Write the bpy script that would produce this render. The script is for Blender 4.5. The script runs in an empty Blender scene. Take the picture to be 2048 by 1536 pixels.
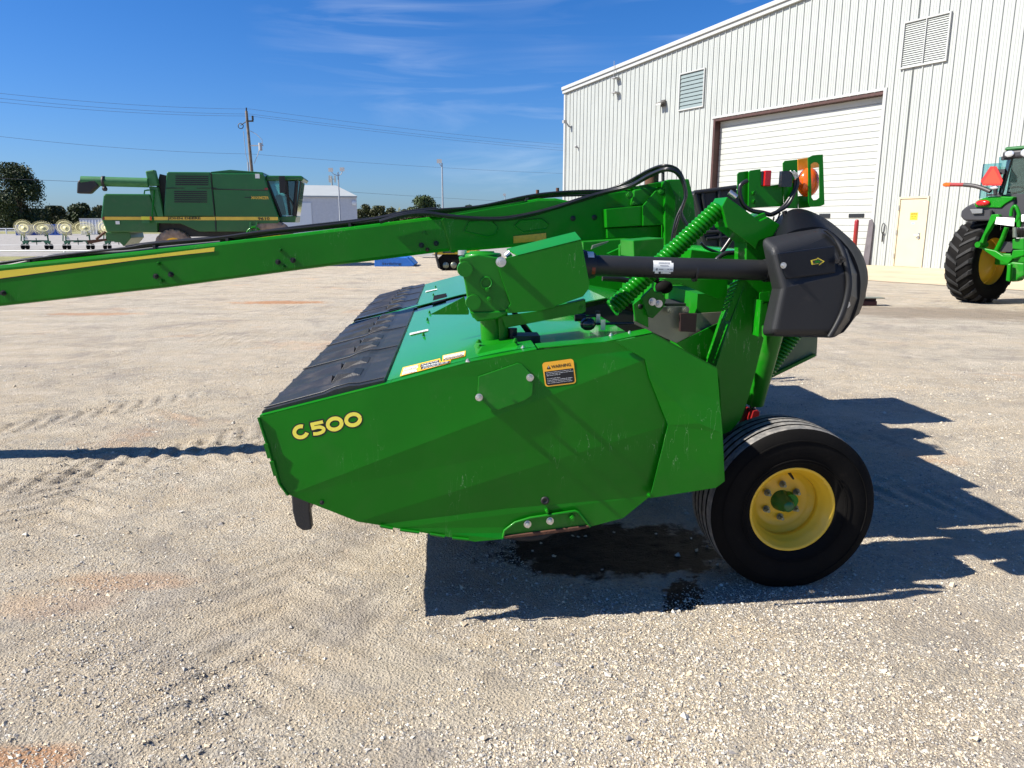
import bpy, bmesh, math, random
import numpy as np
from mathutils import Vector, Matrix
random.seed(7); rng=np.random.default_rng(7)
scene=bpy.context.scene; COL=scene.collection
R=math.radians
# ------------------------------------------------------------------ camera, sky, sun
F,CH,CX,CY=1500.0,1.7,1024.0,768.0
PITCH=math.atan(318/1500.0)
cam=bpy.data.cameras.new("camera"); co=bpy.data.objects.new("camera",cam); COL.objects.link(co)
co.location=(0,0,CH); co.rotation_euler=(math.pi/2-PITCH,0,0)
cam.sensor_width=36; cam.lens=F/2048*36; cam.clip_start=.05; cam.clip_end=8000; scene.camera=co
SUN_EL,SUN_AZ=42.0,10.7          # elevation; travel direction turned from +X towards +Y
a=R(SUN_AZ)
to_sun=Vector((-math.cos(a)*math.cos(R(SUN_EL)),-math.sin(a)*math.cos(R(SUN_EL)),math.sin(R(SUN_EL))))
sl=bpy.data.lights.new("sun",'SUN'); sl.energy=5.0; sl.angle=R(.53); sl.color=(1,.94,.84)
so=bpy.data.objects.new("sun",sl); COL.objects.link(so); so.rotation_euler=to_sun.to_track_quat('Z','Y').to_euler()
w=bpy.data.worlds.new("World"); scene.world=w; w.use_nodes=True
nt=w.node_tree; nt.nodes.clear(); L=nt.links.new
out=nt.nodes.new('ShaderNodeOutputWorld'); bg=nt.nodes.new('ShaderNodeBackground'); sky=nt.nodes.new('ShaderNodeTexSky')
sky.sky_type='NISHITA'; sky.sun_disc=False; sky.sun_elevation=R(SUN_EL)
sky.sun_rotation=math.atan2(to_sun.x,to_sun.y); sky.altitude=200; sky.air_density=1.0; sky.dust_density=.8; sky.ozone_density=1.6
bg.inputs[1].default_value=.056
hs=nt.nodes.new('ShaderNodeHueSaturation'); hs.inputs['Saturation'].default_value=1.15; hs.inputs['Value'].default_value=1.0
tn=nt.nodes.new('ShaderNodeVectorMath'); tn.operation='MULTIPLY'; tn.inputs[1].default_value=(.60,.82,1.26)
L(sky.outputs[0],tn.inputs[0]); L(tn.outputs[0],hs.inputs['Color'])
# thin high cirrus: streaks in the direction of view, laid out on the dome
tc=nt.nodes.new('ShaderNodeTexCoord'); mp=nt.nodes.new('ShaderNodeMapping'); mp.inputs['Rotation'].default_value=(0,R(-13),R(15)); mp.inputs['Scale'].default_value=(1.3,1.3,11)
L(tc.outputs['Generated'],mp.inputs[0])
n1=nt.nodes.new('ShaderNodeTexNoise'); n1.inputs['Scale'].default_value=2.6; n1.inputs['Detail'].default_value=7; n1.inputs['Distortion'].default_value=.9; n1.inputs['Roughness'].default_value=.55
L(mp.outputs[0],n1.inputs['Vector'])
n2=nt.nodes.new('ShaderNodeTexNoise'); n2.inputs['Scale'].default_value=2.3; n2.inputs['Detail'].default_value=2; L(tc.outputs['Generated'],n2.inputs['Vector'])
r1=nt.nodes.new('ShaderNodeMapRange'); r1.inputs[1].default_value=.47; r1.inputs[2].default_value=.78; L(n1.outputs[0],r1.inputs[0])
r2=nt.nodes.new('ShaderNodeMapRange'); r2.inputs[1].default_value=.35; r2.inputs[2].default_value=.5; L(n2.outputs[0],r2.inputs[0])
mu=nt.nodes.new('ShaderNodeMath'); mu.operation='MULTIPLY'; L(r1.outputs[0],mu.inputs[0]); L(r2.outputs[0],mu.inputs[1])
dt=nt.nodes.new('ShaderNodeVectorMath'); dt.operation='DOT_PRODUCT'; dt.inputs[1].default_value=Vector((.06,.95,.24)).normalized(); L(tc.outputs['Generated'],dt.inputs[0])
r3=nt.nodes.new('ShaderNodeMapRange'); r3.inputs[1].default_value=.93; r3.inputs[2].default_value=.985; L(dt.outputs['Value'],r3.inputs[0])
mu3=nt.nodes.new('ShaderNodeMath'); mu3.operation='MULTIPLY'; L(mu.outputs[0],mu3.inputs[0]); L(r3.outputs[0],mu3.inputs[1]); mu=mu3
mu2=nt.nodes.new('ShaderNodeMath'); mu2.operation='MULTIPLY'; mu2.inputs[1].default_value=.33; L(mu.outputs[0],mu2.inputs[0])
mx=nt.nodes.new('ShaderNodeMix'); mx.data_type='RGBA'; mx.inputs[7].default_value=(9.5,10.2,11.0,1)
L(mu2.outputs[0],mx.inputs[0]); L(hs.outputs[0],mx.inputs[6]); L(mx.outputs[2],bg.inputs[0]); L(bg.outputs[0],out.inputs[0])
vs=scene.view_settings; vs.view_transform='Standard'; vs.look='None'; vs.exposure=1.0; vs.gamma=1
scene.cycles.max_bounces=8; scene.cycles.diffuse_bounces=3; scene.cycles.glossy_bounces=3; scene.cycles.transparent_max_bounces=8
# ------------------------------------------------------------------ sight lines (photo pixel -> place at a known distance)
cp,sp=math.cos(PITCH),math.sin(PITCH)
def ray(x,y):
    b=CY-y; return Vector((x-CX,F*cp+b*sp,b*cp-F*sp))
CAM=Vector((0,0,CH))
def gnd(x,y,z=0.0):
    d=ray(x,y); return CAM+d*((z-CH)/d.z)
def dep(x,y,Y):
    d=ray(x,y); return CAM+d*(Y/d.y)
MYAW=R(4.7); MO=Vector((0,3.0,0)); MM=Matrix.Translation(MO)@Matrix.Rotation(MYAW,4,'Z'); MI=MM.inverted()
def mv(x,y,v):            # mower's own frame: u along it, v across it away from us
    c=MI@CAM; d=(MI.to_3x3()@ray(x,y)); return c+d*((v-c.y)/d.y)
def mhit(x,y,P,n,off=0.0):
    c=MI@CAM; d=(MI.to_3x3()@ray(x,y)); return c+d*((P+n*off-c).dot(n)/d.dot(n))
def Z(ox,oy,s): return lambda x,y:(ox+x/s,oy+y/s)
z1=Z(500,640,2.768); z2=Z(140,200,4.096); z3=Z(600,280,3.724); z4=Z(640,450,3.413); z5=Z(1150,280,3.656); z6=Z(1680,280,4.266); z8=Z(1180,540,3.413); zl=Z(0,300,5.12)
# ------------------------------------------------------------------ materials
MATS={}
def mat(name,col,rough=.5,metal=0.0,coat=0.0,var=.0,vscale=3.0,bump=0.0,bscale=60.0,dirt=None,dirt_amt=.0,spec=.5,emit=None,detail=5,dthr=.55,scratch=0.0):
    if name in MATS: return MATS[name]
    m=bpy.data.materials.new(name); m.use_nodes=True; t=m.node_tree; b=t.nodes['Principled BSDF']; l=t.links.new
    b.inputs['Base Color'].default_value=(*col,1); b.inputs['Roughness'].default_value=rough; b.inputs['Metallic'].default_value=metal
    b.inputs['Coat Weight'].default_value=coat; b.inputs['Coat Roughness'].default_value=.06; b.inputs['Specular IOR Level'].default_value=spec
    tc=t.nodes.new('ShaderNodeTexCoord'); co_=tc.outputs['Object']
    last=None
    if var>0 or dirt is not None:
        n=t.nodes.new('ShaderNodeTexNoise'); n.inputs['Scale'].default_value=vscale; n.inputs['Detail'].default_value=detail; l(co_,n.inputs['Vector'])
        rr=t.nodes.new('ShaderNodeMapRange'); rr.inputs[1].default_value=.3; rr.inputs[2].default_value=.7; rr.inputs[3].default_value=1-var; rr.inputs[4].default_value=1+var; l(n.outputs[0],rr.inputs[0])
        sc=t.nodes.new('ShaderNodeVectorMath'); sc.operation='SCALE'; sc.inputs[0].default_value=col; l(rr.outputs[0],sc.inputs['Scale']); last=sc.outputs[0]
        if dirt is not None:
            n3=t.nodes.new('ShaderNodeTexNoise'); n3.inputs['Scale'].default_value=vscale*2.3; n3.inputs['Detail'].default_value=9; n3.inputs['Roughness'].default_value=.65; l(co_,n3.inputs['Vector'])
            r3=t.nodes.new('ShaderNodeMapRange'); r3.inputs[1].default_value=dthr; r3.inputs[2].default_value=dthr+.22; r3.inputs[4].default_value=dirt_amt; l(n3.outputs[0],r3.inputs[0])
            mm=t.nodes.new('ShaderNodeMix'); mm.data_type='RGBA'; mm.inputs[7].default_value=(*dirt,1); l(r3.outputs[0],mm.inputs[0]); l(last,mm.inputs[6]); last=mm.outputs[2]
            rm=t.nodes.new('ShaderNodeMapRange'); rm.inputs[3].default_value=rough; rm.inputs[4].default_value=min(1,rough+.35); l(r3.outputs[0],rm.inputs[0]); l(rm.outputs[0],b.inputs['Roughness'])
    if scratch>0:
        # sparse thin scuffs: stretched noise folded to a line
        sm=t.nodes.new('ShaderNodeMapping'); sm.inputs['Rotation'].default_value=(.3,R(28),.2); sm.inputs['Scale'].default_value=(6,6,.8); l(co_,sm.inputs[0])
        s1=t.nodes.new('ShaderNodeTexNoise'); s1.inputs['Scale'].default_value=5; s1.inputs['Detail'].default_value=3; l(sm.outputs[0],s1.inputs['Vector'])
        s2=t.nodes.new('ShaderNodeMath'); s2.operation='SUBTRACT'; s2.inputs[1].default_value=.5; l(s1.outputs[0],s2.inputs[0])
        s3=t.nodes.new('ShaderNodeMath'); s3.operation='ABSOLUTE'; l(s2.outputs[0],s3.inputs[0])
        s4=t.nodes.new('ShaderNodeMapRange'); s4.inputs[1].default_value=.0; s4.inputs[2].default_value=.0035; s4.inputs[3].default_value=1; s4.inputs[4].default_value=0; l(s3.outputs[0],s4.inputs[0])
        s5=t.nodes.new('ShaderNodeTexNoise'); s5.inputs['Scale'].default_value=3.2; l(co_,s5.inputs['Vector'])
        s6=t.nodes.new('ShaderNodeMapRange'); s6.inputs[1].default_value=.56; s6.inputs[2].default_value=.68; s6.inputs[4].default_value=scratch; l(s5.outputs[0],s6.inputs[0])
        s7=t.nodes.new('ShaderNodeMath'); s7.operation='MULTIPLY'; l(s4.outputs[0],s7.inputs[0]); l(s6.outputs[0],s7.inputs[1])
        mm=t.nodes.new('ShaderNodeMix'); mm.data_type='RGBA'; mm.inputs[7].default_value=(.35,.5,.28,1); l(s7.outputs[0],mm.inputs[0])
        if last is not None: l(last,mm.inputs[6])
        else: mm.inputs[6].default_value=(*col,1)
        last=mm.outputs[2]
    if last is not None: l(last,b.inputs['Base Color'])
    if bump>0:
        n4=t.nodes.new('ShaderNodeTexNoise'); n4.inputs['Scale'].default_value=bscale; n4.inputs['Detail'].default_value=6; l(co_,n4.inputs['Vector'])
        bu=t.nodes.new('ShaderNodeBump'); bu.inputs['Strength'].default_value=1; bu.inputs['Distance'].default_value=bump; l(n4.outputs[0],bu.inputs['Height']); l(bu.outputs[0],b.inputs['Normal'])
    if emit: b.inputs['Emission Color'].default_value=(*emit[0],1); b.inputs['Emission Strength'].default_value=emit[1]
    MATS[name]=m; return m
GREEN=mat('green_paint',(.004,.17,.003),.32,spec=.22,coat=.10,var=.10,vscale=2.5,bump=.0003,bscale=7,scratch=.8,dirt=(.07,.15,.04),dirt_amt=.12,dthr=.5)
GREENP=mat('green_paint_dusty',(.007,.165,.005),.4,spec=.28,coat=.08,var=.1,vscale=2.5,dirt=(.2,.22,.12),dirt_amt=.25,bump=.0003,bscale=14)
GREENF=mat('green_paint_old',(.008,.11,.017),.36,coat=.3,var=.1,vscale=.8,dirt=(.12,.13,.08),dirt_amt=.25)
DECK=mat('green_deck_paint',(.010,.25,.022),.22,coat=.5,var=.06,vscale=1.6,bump=.0006,bscale=2.2,dirt=(.14,.22,.12),dirt_amt=.10)
BLACKP=mat('black_moulded_plastic',(.014,.0145,.0155),.52,var=.15,vscale=6,bump=.0005,bscale=420,dirt=(.2,.17,.13),dirt_amt=.12,dthr=.62)
RUBM=mat('black_apron_plastic',(.022,.023,.026),.42,var=.1,vscale=4,bump=.0008,bscale=220,dirt=(.13,.11,.09),dirt_amt=.25,dthr=.5)
BLACK=mat('black_gloss_paint',(.012,.012,.014),.25,var=.1,coat=.4)
HOSE=mat('black_hose_rubber',(.012,.012,.013),.33,var=.2,vscale=20)
RUB=mat('tyre_rubber',(.006,.0055,.005),.8,var=.25,vscale=7,bump=.0012,bscale=45,dirt=(.09,.07,.055),dirt_amt=.12,dthr=.62,spec=.12)
TREAD=mat('tyre_tread_dusty',(.13,.128,.125),.8,var=.3,vscale=12,bump=.003,bscale=60,dirt=(.33,.31,.28),dirt_amt=.6,dthr=.42,spec=.3)
YEL=mat('yellow_wheel_paint',(.85,.52,.025),.45,coat=.25,var=.05,vscale=5,dirt=(.50,.34,.12),dirt_amt=.35,dthr=.58)
YELD=mat('yellow_decal',(.85,.66,.05),.4,var=.03)
YELL=mat('yellow_letter',(.9,.78,.09),.4,var=.02)
INK=mat('black_ink',(.008,.008,.008),.5,var=.1)
ZINC=mat('zinc_bolt',(.62,.62,.60),.33,metal=.9,var=.15,vscale=40)
CHROME=mat('chrome_rod',(.8,.8,.82),.08,metal=1.0,var=.02)
RUST=mat('rusty_steel',(.085,.035,.018),.8,var=.35,vscale=14,dirt=(.06,.03,.02),dirt_amt=.6,bump=.002,bscale=60)
ORANGE=mat('orange_decal',(.95,.46,.03),.45,var=.03)
REFL=mat('amber_reflector',(.72,.30,.012),.35,coat=.6,var=.12,vscale=60)
WHITEL=mat('white_label',(.78,.79,.76),.5,var=.06,vscale=40)
REDP=mat('red_paint',(.24,.010,.010),.4,coat=.3,var=.2,vscale=6)
GREYM=mat('bare_grey_steel',(.20,.22,.17),.38,metal=.7,var=.2,vscale=5)
DARKM=mat('dark_steel',(.018,.018,.018),.6,var=.3)
def glassy(name,col,tr=.0,rough=.1,emit=None):
    m=mat(name,col,rough,coat=.8,var=.04); b=m.node_tree.nodes['Principled BSDF']; b.inputs['Transmission Weight'].default_value=tr; b.inputs['IOR'].default_value=1.35; return m
AMBER=glassy('amber_lens',(1.0,.16,.01),.35,.15); REDL=glassy('red_lens',(.55,.008,.008),.2,.2)
def winglass():
    m=bpy.data.materials.new('cab_glass'); m.use_nodes=True; t=m.node_tree; t.nodes.clear()
    o=t.nodes.new('ShaderNodeOutputMaterial'); g=t.nodes.new('ShaderNodeBsdfGlossy'); g.inputs[1].default_value=.03; g.inputs[0].default_value=(.9,.95,1,1)
    tr=t.nodes.new('ShaderNodeBsdfTransparent'); tr.inputs[0].default_value=(.55,.78,.76,1); fr=t.nodes.new('ShaderNodeFresnel'); fr.inputs[0].default_value=1.5
    ad=t.nodes.new('ShaderNodeMath'); ad.operation='ADD'; ad.inputs[1].default_value=.06; t.links.new(fr.outputs[0],ad.inputs[0])
    nn=t.nodes.new('ShaderNodeTexNoise'); nn.inputs[2].default_value=2; bu=t.nodes.new('ShaderNodeBump'); bu.inputs[0].default_value=.02; t.links.new(nn.outputs[0],bu.inputs['Height']); t.links.new(bu.outputs[0],g.inputs['Normal'])
    mi=t.nodes.new('ShaderNodeMixShader'); t.links.new(ad.outputs[0],mi.inputs[0]); t.links.new(tr.outputs[0],mi.inputs[1]); t.links.new(g.outputs[0],mi.inputs[2]); t.links.new(mi.outputs[0],o.inputs[0]); return m
GLASS=winglass()
# ------------------------------------------------------------------ mesh helpers
class MB:
    def __init__(s): s.v=[]; s.f=[]; s.sm=[]; s.mi=[]; s.m=0; s.g=[]; s.k=0
    def add(s,vs,fs,smooth=False):
        b=len(s.v); s.v+= [tuple(x) for x in vs]
        for f in fs: s.f.append([b+i for i in f]); s.sm.append(smooth); s.mi.append(s.m); s.g.append(s.k)
        return s
    def prism(s,pts,off):
        n=len(pts); off=Vector(off); P=[Vector(p) for p in pts]
        return s.add(P+[p+off for p in P],[list(range(n)),list(range(2*n-1,n-1,-1))]+[[i,(i+1)%n,n+(i+1)%n,n+i] for i in range(n)])
    def poly(s,pts): return s.add(pts,[list(range(len(pts)))])
    def box(s,a_,b_):
        x0,y0,z0=a_; x1,y1,z1_=b_
        return s.prism([(x0,y0,z0),(x1,y0,z0),(x1,y0,z1_),(x0,y0,z1_)],(0,y1-y0,0))
    def obox(s,c,ax,ay,az):   # centre and three half vectors
        c,ax,ay,az=map(Vector,(c,ax,ay,az)); return s.prism([c-ax-ay-az,c+ax-ay-az,c+ax-ay+az,c-ax-ay+az],ay*2)
    def loft(s,rings,caps=True,smooth=False,closed=False):
        n=len(rings[0]); vs=[p for r in rings for p in r]; fs=[]
        m=len(rings)
        for k in range(m if closed else m-1):
            for i in range(n):
                a0,b0=k*n,((k+1)%m)*n; fs.append([a0+i,a0+(i+1)%n,b0+(i+1)%n,b0+i])
        s.add(vs,fs,smooth)
        if caps and not closed: s.add(rings[0],[list(range(n))]); s.add(rings[-1],[list(range(n))])
        return s
    def tube(s,path,r,n=8,caps=True,smooth=True):
        P=[Vector(p) for p in path]; rings=[]; up=None
        for i,p in enumerate(P):
            t=(P[min(i+1,len(P)-1)]-P[max(i-1,0)]).normalized()
            if up is None: up=t.orthogonal().normalized()
            up=(up-t*up.dot(t)).normalized(); sd=t.cross(up); rr=r[i] if isinstance(r,(list,tuple)) else r
            rings.append([p+(up*math.cos(2*math.pi*k/n)+sd*math.sin(2*math.pi*k/n))*rr for k in range(n)])
        return s.loft(rings,caps,smooth)
    def cyl(s,p0,p1,r0,r1=None,n=16): return s.tube([p0,p1],[r0,r0 if r1 is None else r1],n)
    def lathe(s,c,ax,prof,n=32,smooth=True,caps=False):
        c=Vector(c); ax=Vector(ax).normalized(); u=ax.orthogonal().normalized(); w_=ax.cross(u)
        rings=[[c+ax*h+(u*math.cos(2*math.pi*k/n)+w_*math.sin(2*math.pi*k/n))*r for k in range(n)] for r,h in prof]
        return s.loft(rings,caps,smooth)
    def ball(s,c,r,sc=(1,1,1),n=10):
        rings=[]
        for j in range(1,n):
            th=math.pi*j/n; rings.append([Vector(c)+Vector((math.sin(th)*math.cos(2*math.pi*k/(2*n))*sc[0],math.sin(th)*math.sin(2*math.pi*k/(2*n))*sc[1],math.cos(th)*sc[2]))*r for k in range(2*n)])
        return s.loft(rings,True,True)
    def nxt(s): s.k+=1; return s
    def parts(s,name,mats,parent=None,**kw):   # one object per marked piece
        for k in sorted(set(s.g)):
            q=MB(); ids=[i for i in range(len(s.f)) if s.g[i]==k]; mp={}
            for i in ids:
                fc=[]
                for j in s.f[i]:
                    if j not in mp: mp[j]=len(q.v); q.v.append(s.v[j])
                    fc.append(mp[j])
                q.f.append(fc); q.sm.append(s.sm[i]); q.mi.append(s.mi[i]); q.g.append(0)
            o=q.build(name,mats,parent,**kw)
        return o
    def build(s,name,mats,parent=None,bevel=0.0,solid=0.0,segs=2,loc=None):
        me=bpy.data.meshes.new(name); me.from_pydata([tuple(v) for v in s.v],[],s.f)
        for m in (mats if isinstance(mats,(list,tuple)) else [mats]): me.materials.append(m)
        me.polygons.foreach_set('use_smooth',s.sm); me.polygons.foreach_set('material_index',s.mi)
        bm=bmesh.new(); bm.from_mesh(me); bmesh.ops.recalc_face_normals(bm,faces=bm.faces); bm.to_mesh(me); bm.free()
        o=bpy.data.objects.new(name,me); COL.objects.link(o)
        if parent is not None: o.parent=parent
        if loc is not None: o.location=loc
        if solid: d=o.modifiers.new('solid','SOLIDIFY'); d.thickness=solid; d.offset=0
        if bevel: d=o.modifiers.new('bevel','BEVEL'); d.width=bevel; d.segments=segs; d.limit_method='ANGLE'; d.angle_limit=R(35)
        return o
def tag(o,label,cat,group=None,kind=None):
    if label: o['label']=label
    if cat: o['category']=cat
    if group: o['group']=group
    if kind: o['kind']=kind
    return o
def empty(name,loc,rz,label,cat,group=None):
    o=bpy.data.objects.new(name,None); COL.objects.link(o); o.location=loc; o.rotation_euler=(0,0,rz); o.empty_display_size=.2
    return tag(o,label,cat,group)
def copy_tree(o,parent=None):
    c=o.copy(); COL.objects.link(c); c.parent=parent
    for ch in [x for x in bpy.data.objects if x.parent==o]: copy_tree(ch,c)
    return c
def catmull(P,k=6):
    P=[Vector(p) for p in P]; P=[P[0]]+P+[P[-1]]; o=[]
    for i in range(1,len(P)-2):
        for j in range(k):
            t=j/k; a0,b0,c0,d0=P[i-1:i+3]
            o.append(.5*((2*b0)+(c0-a0)*t+(2*a0-5*b0+4*c0-d0)*t*t+(-a0+3*b0-3*c0+d0)*t**3))
    o.append(P[-2]); return o
def textmesh(body,size=1.0,bold=0.0,xs=1.0):
    cu=bpy.data.curves.new('t','FONT'); cu.body=body; cu.size=size; cu.offset=bold; cu.resolution_u=3
    o=bpy.data.objects.new('t',cu); COL.objects.link(o); dg=bpy.context.evaluated_depsgraph_get(); dg.update()
    me=bpy.data.meshes.new_from_object(o.evaluated_get(dg)); V=[(v.co.x*xs,v.co.y) for v in me.vertices]; Fs=[list(p.vertices) for p in me.polygons]
    bpy.data.objects.remove(o); bpy.data.curves.remove(cu); bpy.data.meshes.remove(me); return V,Fs
def text_on(mb,body,fn,width,height=None,bold=0.0):
    """write body so that it fills 0..width (and 0..height) and send each point through fn"""
    V,Fs=textmesh(body,1.0,bold); xs=[v[0] for v in V]; ys=[v[1] for v in V]; x0,x1,y0,y1=min(xs),max(xs),min(ys),max(ys)
    k=width/(x1-x0); ky=k if height is None else height/(y1-y0)
    mb.add([fn((v[0]-x0)*k,(v[1]-y0)*ky) for v in V],Fs)
def ribbon(mb,pts,wd,fn):
    P=[Vector(p) for p in pts]; Lr=[];Rr=[]
    for i,p in enumerate(P):
        t=(P[min(i+1,len(P)-1)]-P[max(i-1,0)]).normalized(); nn=Vector((-t.y,t.x))*wd/2
        Lr.append(p+nn); Rr.append(p-nn)
    for i in range(len(P)-1): mb.poly([fn(*Lr[i]),fn(*Lr[i+1]),fn(*Rr[i+1]),fn(*Rr[i])])
# ------------------------------------------------------------------ ground: one sheet
def vnoise(x,y,seed=0,oct_=4,lac=2.03,g=.5):
    r=np.random.default_rng(seed); T=r.random((256,256)); s=np.zeros_like(x); am=1.0; tot=0
    for o in range(oct_):
        xi=np.floor(x).astype(int); yi=np.floor(y).astype(int); fx=x-xi; fy=y-yi; fx=fx*fx*(3-2*fx); fy=fy*fy*(3-2*fy)
        a0=T[xi%256,yi%256]; b0=T[(xi+1)%256,yi%256]; c0=T[xi%256,(yi+1)%256]; d0=T[(xi+1)%256,(yi+1)%256]
        s+=am*((a0*(1-fx)+b0*fx)*(1-fy)+(c0*(1-fx)+d0*fx)*fy); tot+=am; am*=g; x=x*lac+17.3; y=y*lac+5.1
    return s/tot
def gheight(X,Y):
    h=(vnoise(X*1.1+40,Y*1.1+40,1,3)-.5)*.03+(vnoise(X*5+9,Y*5+9,2,3)-.5)*.012+(vnoise(X*22+3,Y*22+8,3,3,g=.6)-.5)*.011
    for (cx_,cy_,rad,wd,ph,amp) in [(-9.5,11.0,8.6,.42,0,.02),(-9.5,11.0,6.9,.42,1,.018),(-1.5,-4.0,9.6,.4,2,.014),(-1.2,-4.2,11.1,.4,3,.008),(3,-9,12.4,.35,4,.007),(-16,2,13.4,.4,5,.016),(-16,2,15.0,.4,6,.014)]:
        d=np.hypot(X-cx_,Y-cy_)-rad; th=np.arctan2(Y-cy_,X-cx_)*rad
        win=np.clip(1-(np.abs(d)/wd)**4,0,1)*np.clip((vnoise(X*.6+ph*7,Y*.6,4,2)-.36)*6,0,1)
        h+=win*amp*1.0*(np.tanh(4*np.sin((th+np.abs(d)*.8)*2*math.pi/.19+ph))*.5-.35)
    fade=np.clip(1-(np.hypot(X,Y-3)-9)/10,0,1)
    base=.0
    h*=fade
    # flat under the wheels so they stand on it
    for wx,wy in [(1.37,3.4),(1.0,8.0)]:
        h*=np.clip(np.hypot(X-wx,Y-wy)/.35-.6,0,1)
    return h+base
def axis(lo,hi,st,far,g=1.16):
    c=list(np.arange(lo,hi,st)); s=st; x=hi; up=[]
    while x<far: up.append(x); s*=g; x+=s
    up.append(far); s=st; x=lo; dn=[]
    while True:
        s*=g; x-=s
        if x<-far: dn.append(-far); break
        dn.append(x)
    return np.array(dn[::-1]+c+up)
xs=axis(-5.5,5.5,.02,6000); ys=axis(1.2,9.0,.02,6000)
GX,GY=np.meshgrid(xs,ys); GZ=gheight(GX,GY)
nx,ny=len(xs),len(ys); V_=np.stack([GX,GY,GZ],-1).reshape(-1,3)
I=(np.arange(ny-1)[:,None]*nx+np.arange(nx-1)[None,:]).ravel(); Q=np.stack([I,I+1,I+1+nx,I+nx],-1)
def npmesh(name,V,Q,mats,smooth=True,mi=None):
    me=bpy.data.meshes.new(name); me.vertices.add(len(V)); me.vertices.foreach_set('co',V.astype(np.float32).ravel())
    k=Q.shape[1]; me.loops.add(Q.size); me.loops.foreach_set('vertex_index',Q.astype(np.int32).ravel())
    me.polygons.add(len(Q)); me.polygons.foreach_set('loop_start',(np.arange(len(Q))*k).astype(np.int32)); me.polygons.foreach_set('loop_total',np.full(len(Q),k,np.int32))
    me.polygons.foreach_set('use_smooth',np.full(len(Q),smooth))
    for m in mats: me.materials.append(m)
    if mi is not None: me.polygons.foreach_set('material_index',mi.astype(np.int32))
    me.update(calc_edges=True); me.validate(); o=bpy.data.objects.new(name,me); COL.objects.link(o); return o
def ground_mat():
    m=bpy.data.materials.new('gravel_yard'); m.use_nodes=True; t=m.node_tree; b=t.nodes['Principled BSDF']; l=t.links.new; N=t.nodes.new
    geo=N('ShaderNodeNewGeometry'); P=geo.outputs['Position']
    def noise(s,d=4,r=.5,dist=0):
        n=N('ShaderNodeTexNoise'); n.inputs['Scale'].default_value=s; n.inputs['Detail'].default_value=d; n.inputs['Roughness'].default_value=r; n.inputs['Distortion'].default_value=dist; l(P,n.inputs['Vector']); return n.outputs[0]
    def rng_(x,a0,b0,c0=0,d0=1):
        r=N('ShaderNodeMapRange'); r.inputs[1].default_value=a0; r.inputs[2].default_value=b0; r.inputs[3].default_value=c0; r.inputs[4].default_value=d0; l(x,r.inputs[0]); return r.outputs[0]
    def mixc(f,a0,b0):
        x=N('ShaderNodeMix'); x.data_type='RGBA'; l(f,x.inputs[0])
        for i,c in ((6,a0),(7,b0)):
            if isinstance(c,tuple): x.inputs[i].default_value=(*c,1)
            else: l(c,x.inputs[i])
        return x.outputs[2]
    def math_(op,a0,b0):
        x=N('ShaderNodeMath'); x.operation=op; l(a0,x.inputs[0])
        if isinstance(b0,(int,float)): x.inputs[1].default_value=b0
        else: l(b0,x.inputs[1])
        return x.outputs[0]
    vo=N('ShaderNodeTexVoronoi'); vo.inputs['Scale'].default_value=75; l(P,vo.inputs['Vector'])
    vo2=N('ShaderNodeTexVoronoi'); vo2.inputs['Scale'].default_value=190; l(P,vo2.inputs['Vector'])
    sep=N('ShaderNodeSeparateColor'); l(vo.outputs['Color'],sep.inputs[0])
    sep2=N('ShaderNodeSeparateColor'); l(vo2.outputs['Color'],sep2.inputs[0])
    soil=mixc(rng_(noise(3,6,.6),.35,.68),(.49,.395,.27),(.53,.46,.35))
    peb=mixc(rng_(sep.outputs[0],0,1),(.25,.23,.20),(.62,.56,.45))
    peb2=mixc(rng_(sep2.outputs[1],0,1),(.31,.27,.22),(.60,.53,.41))
    cover=rng_(noise(1.7,7,.7),.44,.62)
    fpeb=math_('MULTIPLY',rng_(sep.outputs[2],.42,.55),cover)
    c=mixc(rng_(sep2.outputs[0],.35,.5,0,.6),soil,peb2); c=mixc(fpeb,c,peb)
    # reddish clay showing through
    clay=rng_(noise(.55,6,.62,.5),.60,.72,0,.75); c=mixc(clay,c,(.56,.32,.17))
    grey=rng_(noise(.23,4,.5,.8),.5,.68,0,.5); c=mixc(grey,c,(.47,.43,.35))
    mot=rng_(noise(1.0,8,.74,.8),.49,.64,0,.72); c=mixc(mot,c,(.29,.255,.215)); mot2=rng_(noise(4.5,7,.75,.4),.52,.66,0,.55); c=mixc(mot2,c,(.31,.285,.255)); mot3=rng_(noise(2.6,8,.75,.2),.54,.66,0,.6); c=mixc(mot3,c,(.62,.55,.44))
    def spot(x,y,rx,ry,rot=0):
        mp=N('ShaderNodeMapping'); mp.vector_type='TEXTURE'; mp.inputs['Location'].default_value=(x,y,0); mp.inputs['Scale'].default_value=(rx,ry,50); mp.inputs['Rotation'].default_value=(0,0,rot); l(P,mp.inputs[0])
        ln=N('ShaderNodeVectorMath'); ln.operation='LENGTH'; l(mp.outputs[0],ln.inputs[0]); return ln.outputs['Value']
    for (px,py,rx,ry,s_) in [(560,605,1.3,.45,.85),(190,628,1.2,.3,.6),(130,1210,.35,.18,.22),(30,1522,.22,.1,.75),(250,1165,.4,.12,.35),(900,690,3,.8,.3)]:
        g=gnd(px,py); d=math_('ADD',spot(g.x,g.y,rx,ry),rng_(noise(4,5,.6),0,1,-.7,.7)); c=mixc(rng_(d,.5,1.0,s_,0),c,(.46,.225,.10))
    # darker brown drive strip in front of the shed
    d=math_('ADD',spot(9,14.6,7.0,1.2,R(-18)),rng_(noise(1.3,6,.65),0,1,-.8,.8)); c=mixc(rng_(d,.6,1.1,.55,0),c,(.17,.125,.085))
    # wet patch under the mower
    wn=rng_(noise(7,6,.62),0,1,-.6,.6)
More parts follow.
